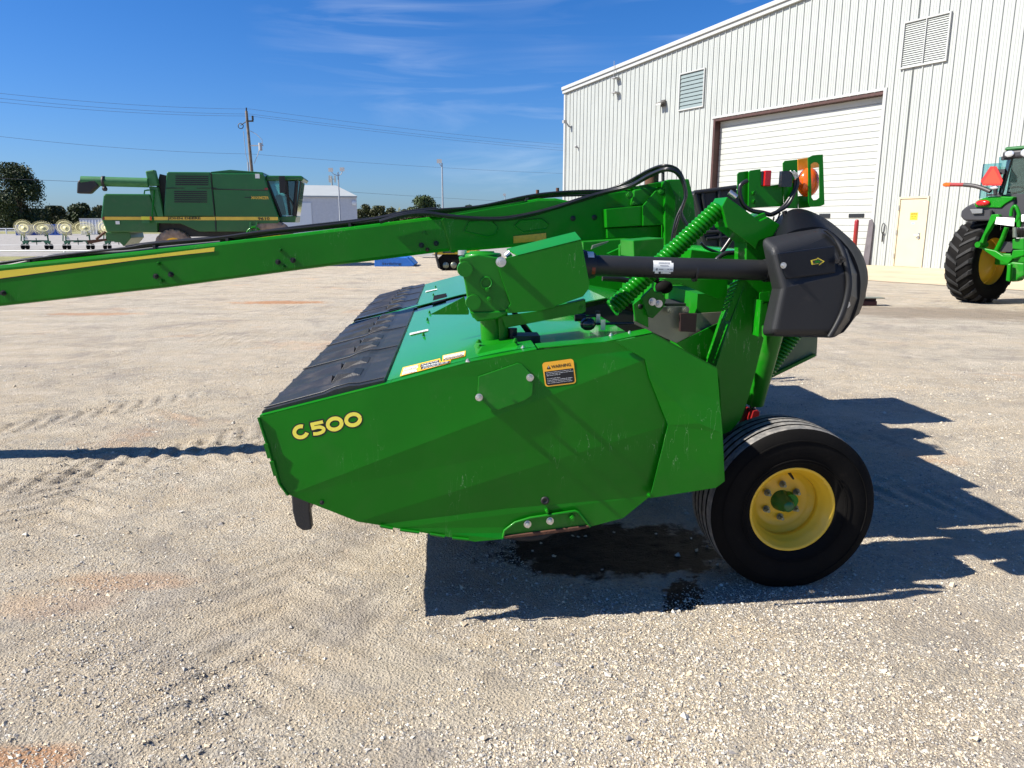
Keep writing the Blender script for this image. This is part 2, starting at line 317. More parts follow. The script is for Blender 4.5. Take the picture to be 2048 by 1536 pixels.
    w1=math_('ADD',spot(.55,3.75,.75,.40,R(4)),wn); w2=math_('ADD',spot(.80,3.23,.10,.20,R(-25)),rng_(noise(11,6,.7),0,1,-1.0,1.0)); w3=math_('ADD',spot(.35,3.55,.22,.10,R(10)),wn)
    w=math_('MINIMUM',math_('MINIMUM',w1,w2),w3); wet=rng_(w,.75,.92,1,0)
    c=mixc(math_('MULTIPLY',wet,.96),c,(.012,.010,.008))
    # grass beyond the yard
    sx=N('ShaderNodeSeparateXYZ'); l(P,sx.inputs[0])
    st=N('ShaderNodeMapping'); st.inputs['Rotation'].default_value=(0,0,R(22)); st.inputs['Scale'].default_value=(.5,1.6,1); l(P,st.inputs[0])
    sn=N('ShaderNodeTexNoise'); sn.inputs['Scale'].default_value=1.1; sn.inputs['Detail'].default_value=8; sn.inputs['Roughness'].default_value=.68; l(st.outputs[0],sn.inputs['Vector'])
    sv=N('ShaderNodeVectorMath'); sv.operation='SCALE'; l(c,sv.inputs[0]); l(rng_(sn.outputs[0],.36,.66,.88,1.06),sv.inputs['Scale']); c=sv.outputs[0]
    l(c,b.inputs['Base Color'])
    sp_=N('ShaderNodeMapRange'); sp_.inputs[3].default_value=.35; sp_.inputs[4].default_value=.02; l(wet,sp_.inputs[0]); l(sp_.outputs[0],b.inputs['Specular IOR Level'])
    rr=N('ShaderNodeMapRange'); rr.inputs[3].default_value=.93; rr.inputs[4].default_value=.4; l(wet,rr.inputs[0]); l(rr.outputs[0],b.inputs['Roughness'])
    h=math_('ADD',math_('MULTIPLY',rng_(vo.outputs['Distance'],0,.6,1,0),.5),math_('MULTIPLY',noise(120,5,.7),.9))
    h=math_('ADD',h,math_('MULTIPLY',noise(30,4,.6),.8))
    bu=N('ShaderNodeBump'); bu.inputs['Strength'].default_value=1; bu.inputs['Distance'].default_value=.019; l(h,bu.inputs['Height']); l(bu.outputs[0],b.inputs['Normal'])
    return m
ground=npmesh('ground',V_,Q,[ground_mat()]); tag(ground,'pale tan gravel yard with tyre ruts and reddish clay patches','ground',kind='structure')
# loose stones lying on it
def pebbles():
    IV=np.array([(1,0,0),(-1,0,0),(0,1,0),(0,-1,0),(0,0,1),(0,0,-1)],float); IF=np.array([(0,2,4),(2,1,4),(1,3,4),(3,0,4),(2,0,5),(1,2,5),(3,1,5),(0,3,5)])
    n=330000; D=1.9+(rng.random(n)**1.35)*7.5; A=(rng.random(n)-.5)*R(78)
    X=D*np.tan(A); Y=D
    dens=vnoise(X*1.7+30,Y*1.7+11,21,5,g=.7); keep=dens+rng.random(n)*.24>.615; X,Y=X[keep],Y[keep]; n=len(X)
    r=.0016+rng.gamma(1.4,.0009,n); mid=rng.random(n)<.03; r[mid]=.0045+rng.random(mid.sum())*.004; big=rng.random(n)<.0016; r[big]=.007+rng.random(big.sum())*.009
    wet=(((X-.62)/.6)**2+((Y-3.78)/.5)**2<1)&(r<.008); X,Y,r=X[~wet],Y[~wet],r[~wet]; n=len(X)
    S=np.stack([r*(.8+rng.random(n)*.7),r*(.8+rng.random(n)*.5),r*(.5+rng.random(n)*.4)],-1); th=rng.random(n)*6.28
    V=IV[None]*S[:,None,:]*(1+(rng.random((n,len(IV),1))-.5)*.5)+(rng.random((n,len(IV),3))-.5)*r[:,None,None]*.7; c,s_=np.cos(th)[:,None],np.sin(th)[:,None]
    Vx=V[...,0]*c-V[...,1]*s_+X[:,None]; Vy=V[...,0]*s_+V[...,1]*c+Y[:,None]; Vz=V[...,2]+(gheight(X,Y)+S[:,2]*.35)[:,None]
    V=np.stack([Vx,Vy,Vz],-1).reshape(-1,3); Q=(IF[None]+(np.arange(n)*len(IV))[:,None,None]).reshape(-1,3)
    mi=np.repeat(rng.choice(4,n,p=[.42,.3,.2,.08]),len(IF))
    ms=[mat('stone_tan',(.54,.45,.32),.9,var=.2,vscale=30),mat('stone_grey',(.42,.395,.35),.9,var=.2,vscale=30),mat('stone_pale',(.60,.56,.47),.9,var=.15,vscale=30),mat('stone_dark',(.22,.205,.195),.85,var=.2,vscale=30)]
    o=npmesh('loose_gravel',V,Q,ms,False,mi); tag(o,'loose grey and tan stones scattered over the yard','gravel',kind='stuff')
pebbles()
def flat(name,pts,z,m,label,cat):
    mb=MB(); mb.poly([(p[0],p[1],z) for p in pts]); o=mb.build(name,m); return tag(o,label,cat,kind='structure')
LOT=mat('grey_lot_gravel',(.27,.255,.235),.95,var=.25,vscale=1.5,bump=.02,bscale=20)
GRASSM=mat('dry_grass',(.20,.20,.075),.95,var=.35,vscale=1.2,bump=.03,bscale=30,dirt=(.33,.27,.13),dirt_amt=.6,dthr=.45)
CONC=mat('tan_concrete',(.52,.41,.27),.9,var=.14,vscale=.6,dirt=(.36,.30,.22),dirt_amt=.45,dthr=.5,bump=.004,bscale=20)
flat('gravel_lot',[(-300,42),(40,42),(60,150),(-300,150)],.006,LOT,'grey gravel storage lot beyond the low white rail','gravel lot')
flat('grass_strip',[(-300,36.5),(-8,36.5),(-8,41.6),(-300,41.6)],.010,GRASSM,'mown yellow green grass strip under the low white rail','grass')
flat('grass_field',[(-1500,150.5),(900,150.5),(2500,2500),(-2500,2500)],.014,GRASSM,'far dry grass field in front of the tree line','field')
# ------------------------------------------------------------------ white metal shed on the right
WALLW=mat('white_ribbed_steel',(.36,.38,.365),.45,var=.04,vscale=.7,dirt=(.30,.30,.27),dirt_amt=.30,dthr=.56)
DOORW=mat('white_door_steel',(.40,.415,.395),.45,var=.04,vscale=1.0,dirt=(.55,.5,.42),dirt_amt=.2,dthr=.6)
CREAM=mat('cream_door_paint',(.50,.44,.31),.5,var=.04,vscale=2,dirt=(.45,.42,.38),dirt_amt=.3,dthr=.62)
MAROON=mat('brown_door_jamb',(.055,.022,.018),.6,var=.3)
B0=gnd(1750,531); AZ=R(-29.7); wd=Vector((-math.sin(AZ),-math.cos(AZ),0)); shed=empty('metal_shed',B0,math.atan2(wd.y,wd.x),'large white ribbed steel building with roll-up door and cream walk door','building')
SI=(Matrix.Translation(B0)@Matrix.Rotation(math.atan2(wd.y,wd.x),4,'Z')).inverted()
def sw(x,y,off=0.0):      # shed frame: x along wall, y INTO the building, z up
    c=SI@CAM; d=SI.to_3x3()@ray(x,y); return c+d*((off-c.y)/d.y)
S0,S1=-24.2,22.0
def roofz(s): return 10.62+(s-S0)*.0655 if s<6 else 10.62+(6-S0)*.0655-(s-6)*.0655
OPEN=[(-10.1,-.28,-1,7.12),(.82,2.08,-1,2.81),(-12.74,-10.92,7.9,9.72),(.33,2.13,7.9,9.55)]
mb=MB(); cuts=sorted({S0,S1,6.0}|{o[0] for o in OPEN}|{o[1] for o in OPEN})
def ribprof(a0,b0):
    pts=[a0]; k=math.floor(a0/.4)
    prof=[]
    s=k*.4
    while s<b0+.4:
        for dx,dy in ((.0,0),(.012,-.045),(.05,-.045),(.062,0),(.17,0),(.178,-.01),(.198,-.01),(.206,0),(.28,0),(.288,-.01),(.308,-.01),(.316,0)):
            x=s+dx
            if a0<x<b0: prof.append((x,dy))
        s+=.4
    return [(a0,0)]+prof+[(b0,0)]
for i in range(len(cuts)-1):
    a0,b0=cuts[i],cuts[i+1]; mid=(a0+b0)/2; ranges=[(0,None)]
    for o in OPEN:
        if o[0]<=mid<=o[1]:
            nr=[]
            for (za,zb) in ranges:
                zt=99 if zb is None else zb
                if o[2]>za: nr.append((za,o[2]))
                if o[3]<zt: nr.append((max(za,o[3]),zb))
            ranges=nr
    pr=ribprof(a0,b0)
    for zz in ranges:
        lo=[(x,y,zz[0]) for x,y in pr]; hi=[(x,y,roofz(x) if zz[1] is None else zz[1]) for x,y in pr]
        n=len(pr); mb.add(lo+hi,[[k,k+1,n+k+1,n+k] for k in range(n-1)])
mb.build('front_wall',WALLW,shed)
mb=MB(); mb.poly([(S0,0,0),(S0,40,0),(S0,40,10.6),(S0,0,10.6)]); mb.poly([(S1,0,0),(S1,40,0),(S1,40,roofz(S1)),(S1,0,roofz(S1))]); mb.poly([(S0,40,0),(S1,40,0),(S1,40,roofz(S1)),(6,40,roofz(6)),(S0,40,10.6)])
mb.build('rear_wall',WALLW,shed)
mb=MB(); mb.prism([(S0-.1,-.1,10.66),(6,-.1,roofz(6)+.04),(6,-.1,roofz(6)+.14),(S0-.1,-.1,10.76)],(0,40.2,0)); mb.prism([(6,-.1,roofz(6)+.04),(S1+.1,-.1,roofz(S1)+.04),(S1+.1,-.1,roofz(S1)+.14),(6,-.1,roofz(6)+.14)],(0,40.2,0)); mb.build('roof',WALLW,shed)
mb=MB()
for x0,x1 in ((S0-.12,6),(6,S1+.12)):
    def rz(x): return 10.62+(x-S0)*.0655 if x<=6 else roofz(x)
    mb.prism([(x0,-.16,rz(x0)-.26),(x1,-.16,rz(x1)-.26),(x1,-.16,rz(x1)-.05),(x0,-.16,rz(x0)-.05)],(0,.12,0))
    mb.prism([(x0,-.24,rz(x0)-.05),(x1,-.24,rz(x1)-.05),(x1,-.24,rz(x1)+.16),(x0,-.24,rz(x0)+.16)],(0,.22,0))
mb.build('roof_trim',mat('white_trim',(.40,.41,.40),.4,var=.03),shed,bevel=.02)
mb=MB(); mb.box((S0-.04,-.07,0),(S0+.14,.03,10.4)); mb.build('corner_trim',MATS['white_trim'],shed)
# roll-up door
mb=MB(); gx0,gx1=-10.1,-.28
for k in range(26):
    za=.0+k*.28; big=(k%2==1)
    if za>7.1: break
    mb.prism([(gx0+.12,.40,za),(gx0+.12,.365,za+(.035 if big else .02)),(gx0+.12,.36,min(za+.262,7.1)),(gx0+.12,.40,min(za+.28,7.12))],(gx1-gx0-.22,0,0))
mb.box((gx0+.1,.395,0),(gx1-.08,.44,7.1))
gd=mb.build('rollup_door',DOORW,shed)
mb=MB()
for q in ((1638,430,1660,436),(1697,430,1728,435)):
    p0=sw(q[0],q[3],.34); p1=sw(q[2],q[1],.34); mb.nxt(); mb.box((p0.x,.335,p0.z),(p1.x,.346,p1.z+.06))
mb.parts('door_window',BLACK,gd)
mb=MB(); mb.box((gx0,-.03,0),(gx0+.14,.5,7.12)); mb.box((gx0,-.02,7.0),(gx1,.5,7.14)); mb.build('door_jamb',MAROON,shed)
mb=MB(); mb.box((gx1-.08,-.06,0),(gx1+.06,.5,7.16)); mb.box((gx0-.1,-.055,7.14),(gx1+.06,.0,7.24)); mb.build('door_trim',MATS['white_trim'],shed)
mb=MB(); mb.prism([sw(1722,450,-.1)*0+Vector((-.52,-.14,.0)),Vector((-.22,-.14,.0)),Vector((-.2,-.1,1.75)),Vector((-.3,-.1,1.95)),Vector((-.42,-.1,1.9))],(0,.12,0)); mb.build('jamb_guard',mat('dark_grey_guard',(.10,.09,.10),.6,var=.2),shed)
# walk door
mb=MB(); mb.box((.88,-.01,.02),(2.02,.05,2.75)); wdn=mb.build('walk_door',CREAM,shed,bevel=.004)
mb=MB(); mb.box((.80,-.05,0),(.88,.05,2.83)); mb.box((2.02,-.05,0),(2.10,.05,2.83)); mb.box((.88,-.05,2.75),(2.02,.05,2.83)); mb.build('door_frame',MATS['cream_door_paint'],wdn)
mb=MB(); mb.box((1.78,-.045,1.15),(1.86,-.01,1.40)); mb.cyl((1.84,-.05,1.28),(1.84,-.13,1.28),.02); mb.cyl((1.84,-.12,1.28),(1.68,-.12,1.30),.018); mb.build('door_handle',ZINC,wdn)
mb=MB(); mb.box((.83,-.075,.35),(.88,-.05,.55)); mb.nxt().box((.83,-.075,1.3),(.88,-.05,1.5)); mb.nxt().box((.83,-.075,2.3),(.88,-.05,2.5)); mb.parts('hinge',ZINC,wdn)
def pn(q,off=-.016): p=sw(*q,off); return p
q0,q1=pn((1819.5,439)),pn((1836,425))
mb=MB(); mb.box((q0.x,-.016,q0.z-.02),(q1.x,-.0105,q1.z)); sg=mb.build('notice',ORANGE,wdn)
mb=MB(); sx0=q0.x; wS=q1.x-q0.x; hS=q1.z-q0.z+.02
text_on(mb,"NOTICE",lambda x,y:(sx0+.03+x,-.018,q0.z+hS*.60+y),wS-.06,hS*.25,.02)
for j,tx in enumerate(("EMPLOYEES","ONLY")): mb.nxt(); text_on(mb,tx,lambda x,y,j=j:(sx0+.05+x,-.018,q0.z+hS*(.32-.24*j)+y),wS-.1,hS*.13,.01)
mb.parts('notice_text',INK,wdn)
mb=MB(); mb.box((sx0+.09,-.013,q0.z-.18),(q1.x-.1,-.0105,q0.z-.12)); mb.build('sticker',mat('blue_label',(.25,.38,.6),.5,var=.1),wdn)
# louvres and vents
def louvre(o,n,m,mf,name,vert=False):
    f=MB(); w_=.06; f.box((o[0]-w_,-.1,o[2]-w_),(o[1]+w_,-.02,o[2])); f.box((o[0]-w_,-.1,o[3]),(o[1]+w_,-.02,o[3]+w_)); f.box((o[0]-w_,-.1,o[2]),(o[0],-.02,o[3])); f.box((o[1],-.1,o[2]),(o[1]+w_,-.02,o[3]))
    if vert: c=(o[0]+o[1])/2; f.box((c-.015,-.1,o[2]),(c+.015,-.02,o[3]))
    fo=f.build(name,mf,shed)
    s_=MB(); h=(o[3]-o[2])/n
    for k in range(n):
        z=o[2]+k*h; s_.prism([(o[0],-.06,z-h*.02),(o[0],-.01,z+h*1.0),(o[0],.0,z+h*1.0),(o[0],-.05,z-h*.02)],(o[1]-o[0],0,0))
    s_.box((o[0],.05,o[2]),(o[1],.07,o[3])); s_.build('louvre_slats',m,fo)
louvre(OPEN[2],9,mat('blue_grey_louvre',(.17,.215,.215),.4,var=.05),MATS['white_trim'],'wall_louvre')
louvre(OPEN[3],20,WALLW,MATS['white_trim'],'wall_vent',True)
p=sw(1323,211,-.2)
mb=MB(); mb.prism([(p.x-.28,-.42,p.z),(p.x+.22,-.42,p.z),(p.x+.22,-.42,p.z+.12),(p.x-.28,-.42,p.z+.12)],(0,.3,.12)); mb.box((p.x-.12,-.15,p.z-.06),(p.x+.18,-.045,p.z+.30)); wl=mb.build('wall_lamp',mat('lamp_housing',(.09,.08,.07),.5,var=.2),shed,bevel=.015)
mb=MB(); mb.prism([(p.x-.24,-.425,p.z+.01),(p.x+.18,-.425,p.z+.01),(p.x+.18,-.425,p.z+.10),(p.x-.24,-.425,p.z+.10)],(0,.004,0)); mb.build('lamp_lens',mat('lens_glass',(.5,.5,.46),.2,var=.1),wl)
p=sw(1136,245,-.2); mb=MB(); mb.box((p.x-.1,-.6,p.z-.06),(p.x+.1,-.35,p.z+.12)); mb.tube([(p.x,-.36,p.z),(p.x+.1,-.2,p.z-.25),(p.x+.12,-.05,p.z-.3)],.05); mb.build('security_camera',mat('grey_fitting',(.3,.3,.3),.5,var=.1),shed)
p=sw(1154,293,-.1); mb=MB(); mb.ball((p.x,-.18,p.z),.1,n=6); mb.cyl((p.x,-.18,p.z-.02),(p.x+.1,-.05,p.z-.1),.05); mb.build('wall_sensor',MATS['grey_fitting'],shed)
mb=MB(); pa=sw(1229,122,-.3); pb=sw(1229,192,-.3)
mb.cyl((pa.x,-.32,pb.z),(pa.x,-.32,pa.z),.016,n=6)
for yy in (156,185): q=sw(1229,yy,-.3); mb.box((q.x-.2,-.42,q.z-.03),(q.x+.2,-.05,q.z+.03))
mb.build('antenna',MATS['grey_fitting'],shed)
p=sw(1766,457,-.1); mb=MB(); mb.tube([(p.x+.12*math.cos(t)*.6,-.09,p.z+.22*math.sin(t)) for t in np.linspace(0,6.3,14)],.016,6); mb.box((p.x-.02,-.1,p.z-.55),(p.x+.02,-.05,p.z-.15)); mb.build('wall_hook',DARKM,shed)
# apron
ap=[(S0-2,0),(S1,0),(S1,-7.2),(2,-8.6),(-6,-5.8),(S0-2,-3.5)]
Mw=Matrix.Translation(B0)@Matrix.Rotation(math.atan2(wd.y,wd.x),4,'Z')
flat('concrete_apron',[(Mw@Vector((x,y,0)))[:2] for x,y in ap],.012,CONC,'tan dusty concrete apron in front of the white building','pavement')
# bollard
bp=gnd(1727,529); bp=Mw@Vector((-.75,-.45,0)); b_=empty('bollard',bp,0,'red steel bollard beside the roll-up door','bollard')
MB().lathe((0,0,0),(0,0,1),[(.001,0),(.09,0),(.09,1.85),(.07,1.92),(.001,1.94)],20).build('post',REDP,b_)
mb=MB(); mb.lathe((0,0,.02),(0,0,1),[(.13,0),(.13,.03),(.09,.035)],20); mb.build('base',CONC,b_)
# ------------------------------------------------------------------ MOWER
mo=empty('mower_conditioner',MO,MYAW,'green pull-type mower with yellow C500 lettering on its end panel','mower')
def bolt(parent,p,r=.011,h=.014,m=ZINC,ax=(0,-1,0),name='bolt'):
    ax=Vector(ax).normalized(); p=Vector(p); b=MB(); b.cyl(p,p+ax*.003,r*1.3,n=16); b.cyl(p+ax*.003,p+ax*(.003+h),r,r*.94,n=6); b.cyl(p+ax*(.003+h),p+ax*(.006+h*1.3),r*.55,n=8)
    return b.build(name,m,parent)
# --- folded end panel
T0,T3=mv(519,834,0),mv(1232,682,0); sl_=(T3.z-T0.z)/(T3.x-T0.x)
kk=.075
def mvk(x,y,k=.075):       # first facet: leans out downwards from its top edge
    p=T0; n=Vector((-k*sl_,-1,k)).normalized()   # plane: v=-(ztop(u)-z)*k
    return mhit(x,y,T0,Vector((k*sl_,1,-k)).normalized())
PF1n=Vector((kk*sl_,1,-kk)).normalized()
AL,AR=mvk(578,989),mvk(1290,719)
BL=mv(716,1043,AL.y+.005); BR=mv(1335,850,AR.y+.010)
Cl=mv(792,1056,AL.y+.009); CR=mv(1300,992,AR.y+.026)
D1,D2,D3,D4=mv(950,1083,AL.y+.008),mv(1005,1078,AL.y+.010),mv(1180,1053,AR.y+.015),mv(1246,1036,AR.y+.020)
mb=MB()
mb.poly([mvk(519,834),mvk(782,767.5),mvk(941,725),mvk(1074,700),mvk(1232,682),AR,AL,mvk(561,966)])
mb.poly([AL,AR,BR]); mb.poly([AL,BR,BL]); mb.poly([BL,BR,CR]); mb.poly([BL,CR,Cl]); mb.poly([Cl,CR,D4]); mb.poly([Cl,D4,D3]); mb.poly([Cl,D3,D2]); mb.poly([Cl,D2,D1])
panel=mb.build('end_panel',GREEN,mo,solid=.005)
d=panel.modifiers.new('w','WELD'); panel.modifiers.move(1,0)
# rear folded piece, lapped over it
e=-.014
U=[(1231,683),(1305,668),(1434,738),(1445,866),(1398,846),(1299,756),(1290,719)]  # inner crease shaped after a shade line, so the lower part turns darker
kz=.06; Pr=mv(1231,683,e); nr=Vector((0,1,-kz)).normalized()
Uv=[mhit(x,y,Pr,nr) for x,y in U]
Lw=[mv(1449,962,Uv[3].y+.008),mv(1432,975,Uv[3].y+.010),mv(1300,996,AR.y-.012),mv(1336,850,AR.y-.016)]
mb=MB(); mb.poly(Uv); mb.poly([Uv[5],Uv[4],Lw[3]]); mb.poly([Uv[4],Uv[3],Lw[0],Lw[1],Lw[2],Lw[3]]); rp=mb.build('rear_side_panel',GREEN,mo,solid=.005); d=rp.modifiers.new('w','WELD'); rp.modifiers.move(1,0)
bolt(rp,mv(1298,990,Lw[2].y-.004),.008,.008,GREEN)
# front edge lip and weld tabs
mb=MB(); pe=[mvk(519,834),mvk(561,966),AL]
for i in range(2): mb.prism([pe[i],pe[i+1],pe[i+1]+Vector((-.006,-.014,0)),pe[i]+Vector((-.006,-.014,0))],(.006,0,0))
for k,(xa,ya) in enumerate(((537,900),(549,935))): mb.obox(mvk(xa,ya)+Vector((0,-.014,0)),(.008,0,0),(0,.004,0),(.006,0,-.03))
mb.nxt(); lb=[(x,y) for x,y in ((760,1052),(800,1060),(860,1068),(905,1076),(955,1081))]
for i in range(4):
    a0=mv(*lb[i],AL.y-.004); b0=mv(lb[i][0]*.35+lb[i+1][0]*.65,lb[i][1]*.35+lb[i+1][1]*.65,AL.y-.004); mb.tube([a0,b0],.006,6)
mb.parts('panel_edge_lip',GREENP,panel)
# top flange along the panel edge and stepped cover
def topflange(pts,w_,z=0.0): 
    for i in range(len(pts)-1):
        a0,b0=pts[i]+Vector((0,0,z)),pts[i+1]+Vector((0,0,z)); mb.prism([a0,b0,b0+Vector((0,0,-.006)),a0+Vector((0,0,-.006))],(0,w_,0))
mb=MB(); topflange([mv(519,833,0),mv(782,767,0),mv(941,724.5,0),mv(1074,699.5,0)],.055,.004); mb.build('top_flange',GREEN,panel,bevel=.002)
mb=MB(); topflange([mv(1076,698,0),mv(1208,686,0),mv(1305,667,0)],.11,.006); tf2=mb.build('top_cover_strip',GREEN,mo,bevel=.002)
for q in ((1222,672),(1259,668)): bolt(tf2,mhit(*q,mv(1208,686,0)+Vector((0,0,.008)),Vector((-.12,0,1)).normalized()),.008,.006,ZINC,(0,0,1))
mb=MB(); s0,s1=mv(1305,668,0),mv(1434,738,0); mb.prism([s0+Vector((0,0,.006)),s1+Vector((0,0,.006)),s1,s0],(0,.05,0)); mb.build('rear_edge_flange',GREENP,rp)
# inspection flap
fl=[(957,753),(1036,726),(1045,729),(1067,752),(1065,790),(1050,801),(992,821),(984,820),(955,793)]
mb=MB(); mb.prism([mhit(x,y,T0,PF1n,-.012) for x,y in fl],PF1n*.008); flap=mb.build('inspection_flap',GREENP,panel,bevel=.002)
for q in ((1060,755),(958,794.5)): bolt(panel,mhit(*q,T0,PF1n,-.012),.012,.022)
bolt(panel,mhit(644,1005,T0,PF1n,-.003),.007,.006,DARKM)
n2_=(BR-AL).cross(BL-AL).normalized(); n2_= -n2_ if n2_.y>0 else n2_
n3_=(CR-BL).cross(Cl-BL).normalized(); n3_= -n3_ if n3_.y>0 else n3_
mb=MB(); p_=mhit(1090,1001,BL,n3_,.003); mb.lathe(p_,(0,-1,0),[(.001,.002),(.007,.002),(.008,.006),(.017,.006),(.018,0)],20); mb.build('grommet',DARKM,panel)
bolt(panel,mhit(1093,1020,BL,n3_,.003),.008,.02,GREENP)
# C500 lettering: centre lines in the photo's enlarged crop, laid on the facet
z50=Z(560,800,10.24)
def lf(off): return lambda x,y: mhit(*z50(x,y),T0,PF1n,off)
th=R(-14)
def ell(cx_,cy_,a_,b_,t0,t1,n=40): 
    o=[]
    for t in np.linspace(R(t0),R(t1),n):
        x,y=a_*math.cos(t),b_*math.sin(t); o.append((cx_+x*math.cos(th)-y*math.sin(th),cy_+x*math.sin(th)+y*math.cos(th)))
    return o
five=[tuple(p)[:2] for p in catmull([(v[0],v[1],0) for v in ((676,585),(745,562),(830,556),(890,585),(892,628),(840,668),(760,690),(680,694))],6)]
strokes=[ell(425,652,132,112,-58,-335,36),ell(1120,490,143,112,0,360),ell(1497,403,143,112,0,360)]
for nm,mt,wx,off in (('letter_outline',INK,128,-.0028),('letter_fill',YELL,78,-.0034)):
    mb=MB(); g=(wx-78)/2*.96
    for j_,s_ in enumerate(strokes): ribbon(mb,s_,wx,lf(off-.00005*j_))
    ribbon(mb,[(880+g,447-g*.23),(624-g,503+g*.23)],wx*(.86 if g==0 else 1),lf(off-.0002)); ribbon(mb,[(652-g*.2,478-g*.4),(688+g*.1,612+g*.5)],wx*.93 if g==0 else wx,lf(off-.00025)); ribbon(mb,[(five[0][0],five[0][1])]+five[1:]+[(five[-1][0]-g,five[-1][1]+g*.2)],wx*.88 if g==0 else wx*.98,lf(off-.0003))
    if g:
        for s_ in strokes[:1]:
            for e0,e1 in ((s_[0],s_[1]),(s_[-1],s_[-2])):
                dx,dy=e0[0]-e1[0],e0[1]-e1[1]; q=math.hypot(dx,dy); ribbon(mb,[e0,(e0[0]+dx/q*g,e0[1]+dy/q*g)],wx,lf(off))
    mb.build(nm,mt,panel)
# warning decal
C4=[(1084,725.5),(1146.5,717),(1152.5,766.5),(1090.5,774)]
def dmap(c,off,P=T0,n=PF1n):
    def fn(x,y):   # x right 0..1, y up 0..1
        a_=Vector(c[3]).lerp(Vector(c[2]),x); b_=Vector(c[0]).lerp(Vector(c[1]),x); q=a_.lerp(b_,y); return mhit(q.x,q.y,P,n,off)
    return fn
def rr(x0,y0,x1,y1,rx,ry,n=5,cor=(1,1,1,1)):
    o=[]
    for (cx_,cy_,t0,k) in ((x1-rx,y1-ry,0,0),(x0+rx,y1-ry,90,1),(x0+rx,y0+ry,180,2),(x1-rx,y0+ry,270,3)):
        if cor[k]: o+=[(cx_+rx*math.cos(R(t0+90*i/n)),cy_+ry*math.sin(R(t0+90*i/n))) for i in range(n+1)]
        else: o.append((x1 if k in(0,3) else x0, y1 if k in (0,1) else y0))
    return o
f1,f2,f3=dmap(C4,-.0028),dmap(C4,-.0033),dmap(C4,-.0038)
mb=MB(); mb.poly([f1(*q) for q in rr(0,0,1,1,.1,.12)]); mb.build('warning_decal',ORANGE,panel)
mb=MB(); mb.poly([f2(*q) for q in rr(.04,.045,.96,.62,.08,.09,5,(0,0,1,1))])
mb.poly([f2(.12,.71),f2(.26,.71),f2(.19,.86)])
text_on(mb,"WARNING",lambda x,y:f2(.27+x,.715+y),.63,.13,.02); mb.build('decal_black',INK,panel)
mb=MB(); mb.poly([f3(.184,.75),f3(.196,.75),f3(.199,.82),f3(.181,.82)])
for j,tx in enumerate(("Components behind guards or access doors to","this area may rotate, possibly several seconds,","after power is shut off.","","To avoid bodily injury:","1. Look and listen for evidence of rotation.","2. Do not open or remove guards or access","    door until all components have stopped.")):
    if tx: text_on(mb,tx,lambda x,y,j=j:f3(.09+x,.545-.062*j+y),.0185*len(tx),.036,.02)
mb.build('decal_text',WHITEL,panel)
# --- skid shoe
vS=AR.y-.004
sk=[(1006,1074),(1009,1060),(1030,1044),(1060,1035),(1150,1021),(1157,1024),(1180,1052)]
mb=MB(); S_=[mv(x,y,vS) for x,y in sk]; mb.prism(S_,(0,.01,0)); mb.tube([p+Vector((0,-.006,0)) for p in S_],.006,8); sko=mb.build('skid_bracket',GREENP,mo)
mb=MB(); lo=[mv(x,y,vS-.012) for x,y in ((1005,1073),(1030,1070),(1180,1051),(1180,1055),(1150,1062),(1060,1073),(1010,1078))]; mb.prism(lo,(0,.16,0)); mb.build('skid_sole',RUST,sko,bevel=.003)
for q,m_ in (((1055,1048),ZINC),((1100,1041.5),ZINC),((1144,1034),GREENP)): bolt(sko,mv(*q,vS),.0125,.016,m_)
mb=MB(); cb=mv(1240,1062,.5); mb.box((-.22,.22,.34),(.30,5.1,.41)); mb.box((.28,.2,.385),(.42,.5,.395)); 
for k in range(10): mb.lathe((.1,.35+k*.5,.27),(0,0,1),[(.001,0),(.12,.0),(.15,.02),(.12,.045),(.001,.05)],18)
mb.build('cutterbar',DARKM,mo)
# front rubber curtain end
cur=[(582,985),(619,1000),(619,1025),(623,1060),(606,1062),(592,1052),(585,1025)]
mb=MB(); A0=[(-.905,.615),(-.905,.50),(-.89,.42),(-.845,.395),(-.80,.40),(-.81,.46),(-.815,.60)]
mb.prism([mv(x,y,.03) for x,y in cur],(0,.05,0)); mb.build('rubber_curtain',RUBM,mo,bevel=.006)
mb=MB(); q=mv(600,1000,.4); mb.box((-.90,.05,.46),(-.88,5.15,.93)); mb.build('front_curtain',RUBM,mo)  # raised to the apron to stop light leaking into the mower's shadow
# --- hidden dark body added under the deck to make the mower's shadow solid
prof=[mv(x,y,0) for x,y in ((522,834),(768,772),(941,726),(1074,701),(1208,688),(1300,672))]
mb=MB(); P_=[(p.x,.06,p.z-.03) for p in prof]; P_=P_[1:5]+[(.5,.06,1.05),(.8,.06,.95),(.86,.06,.66),(.35,.06,.43),(-.3,.06,.45)]
P_=[(-.5,.06,1.02),(.0,.06,1.10),(.30,.06,1.12),(.40,.06,1.0),(.46,.06,.60),(.35,.06,.45),(-.1,.06,.42),(-.45,.06,.62)]
mb.prism(P_,(0,5.1,0)); mb.build('inner_shade_body',DARKM,mo)
mb=MB(); mb.prism([(p[0],p[1],p[2]) for p in ((-1.0,5.22,.93),(.577,5.22,1.24),(.857,5.22,1.1),(.919,5.22,.62),(.4,5.22,.46),(-.158,5.22,.38),(-.92,5.22,.61))],(0,.01,0)); mb.build('far_end_panel',GREEN,mo)
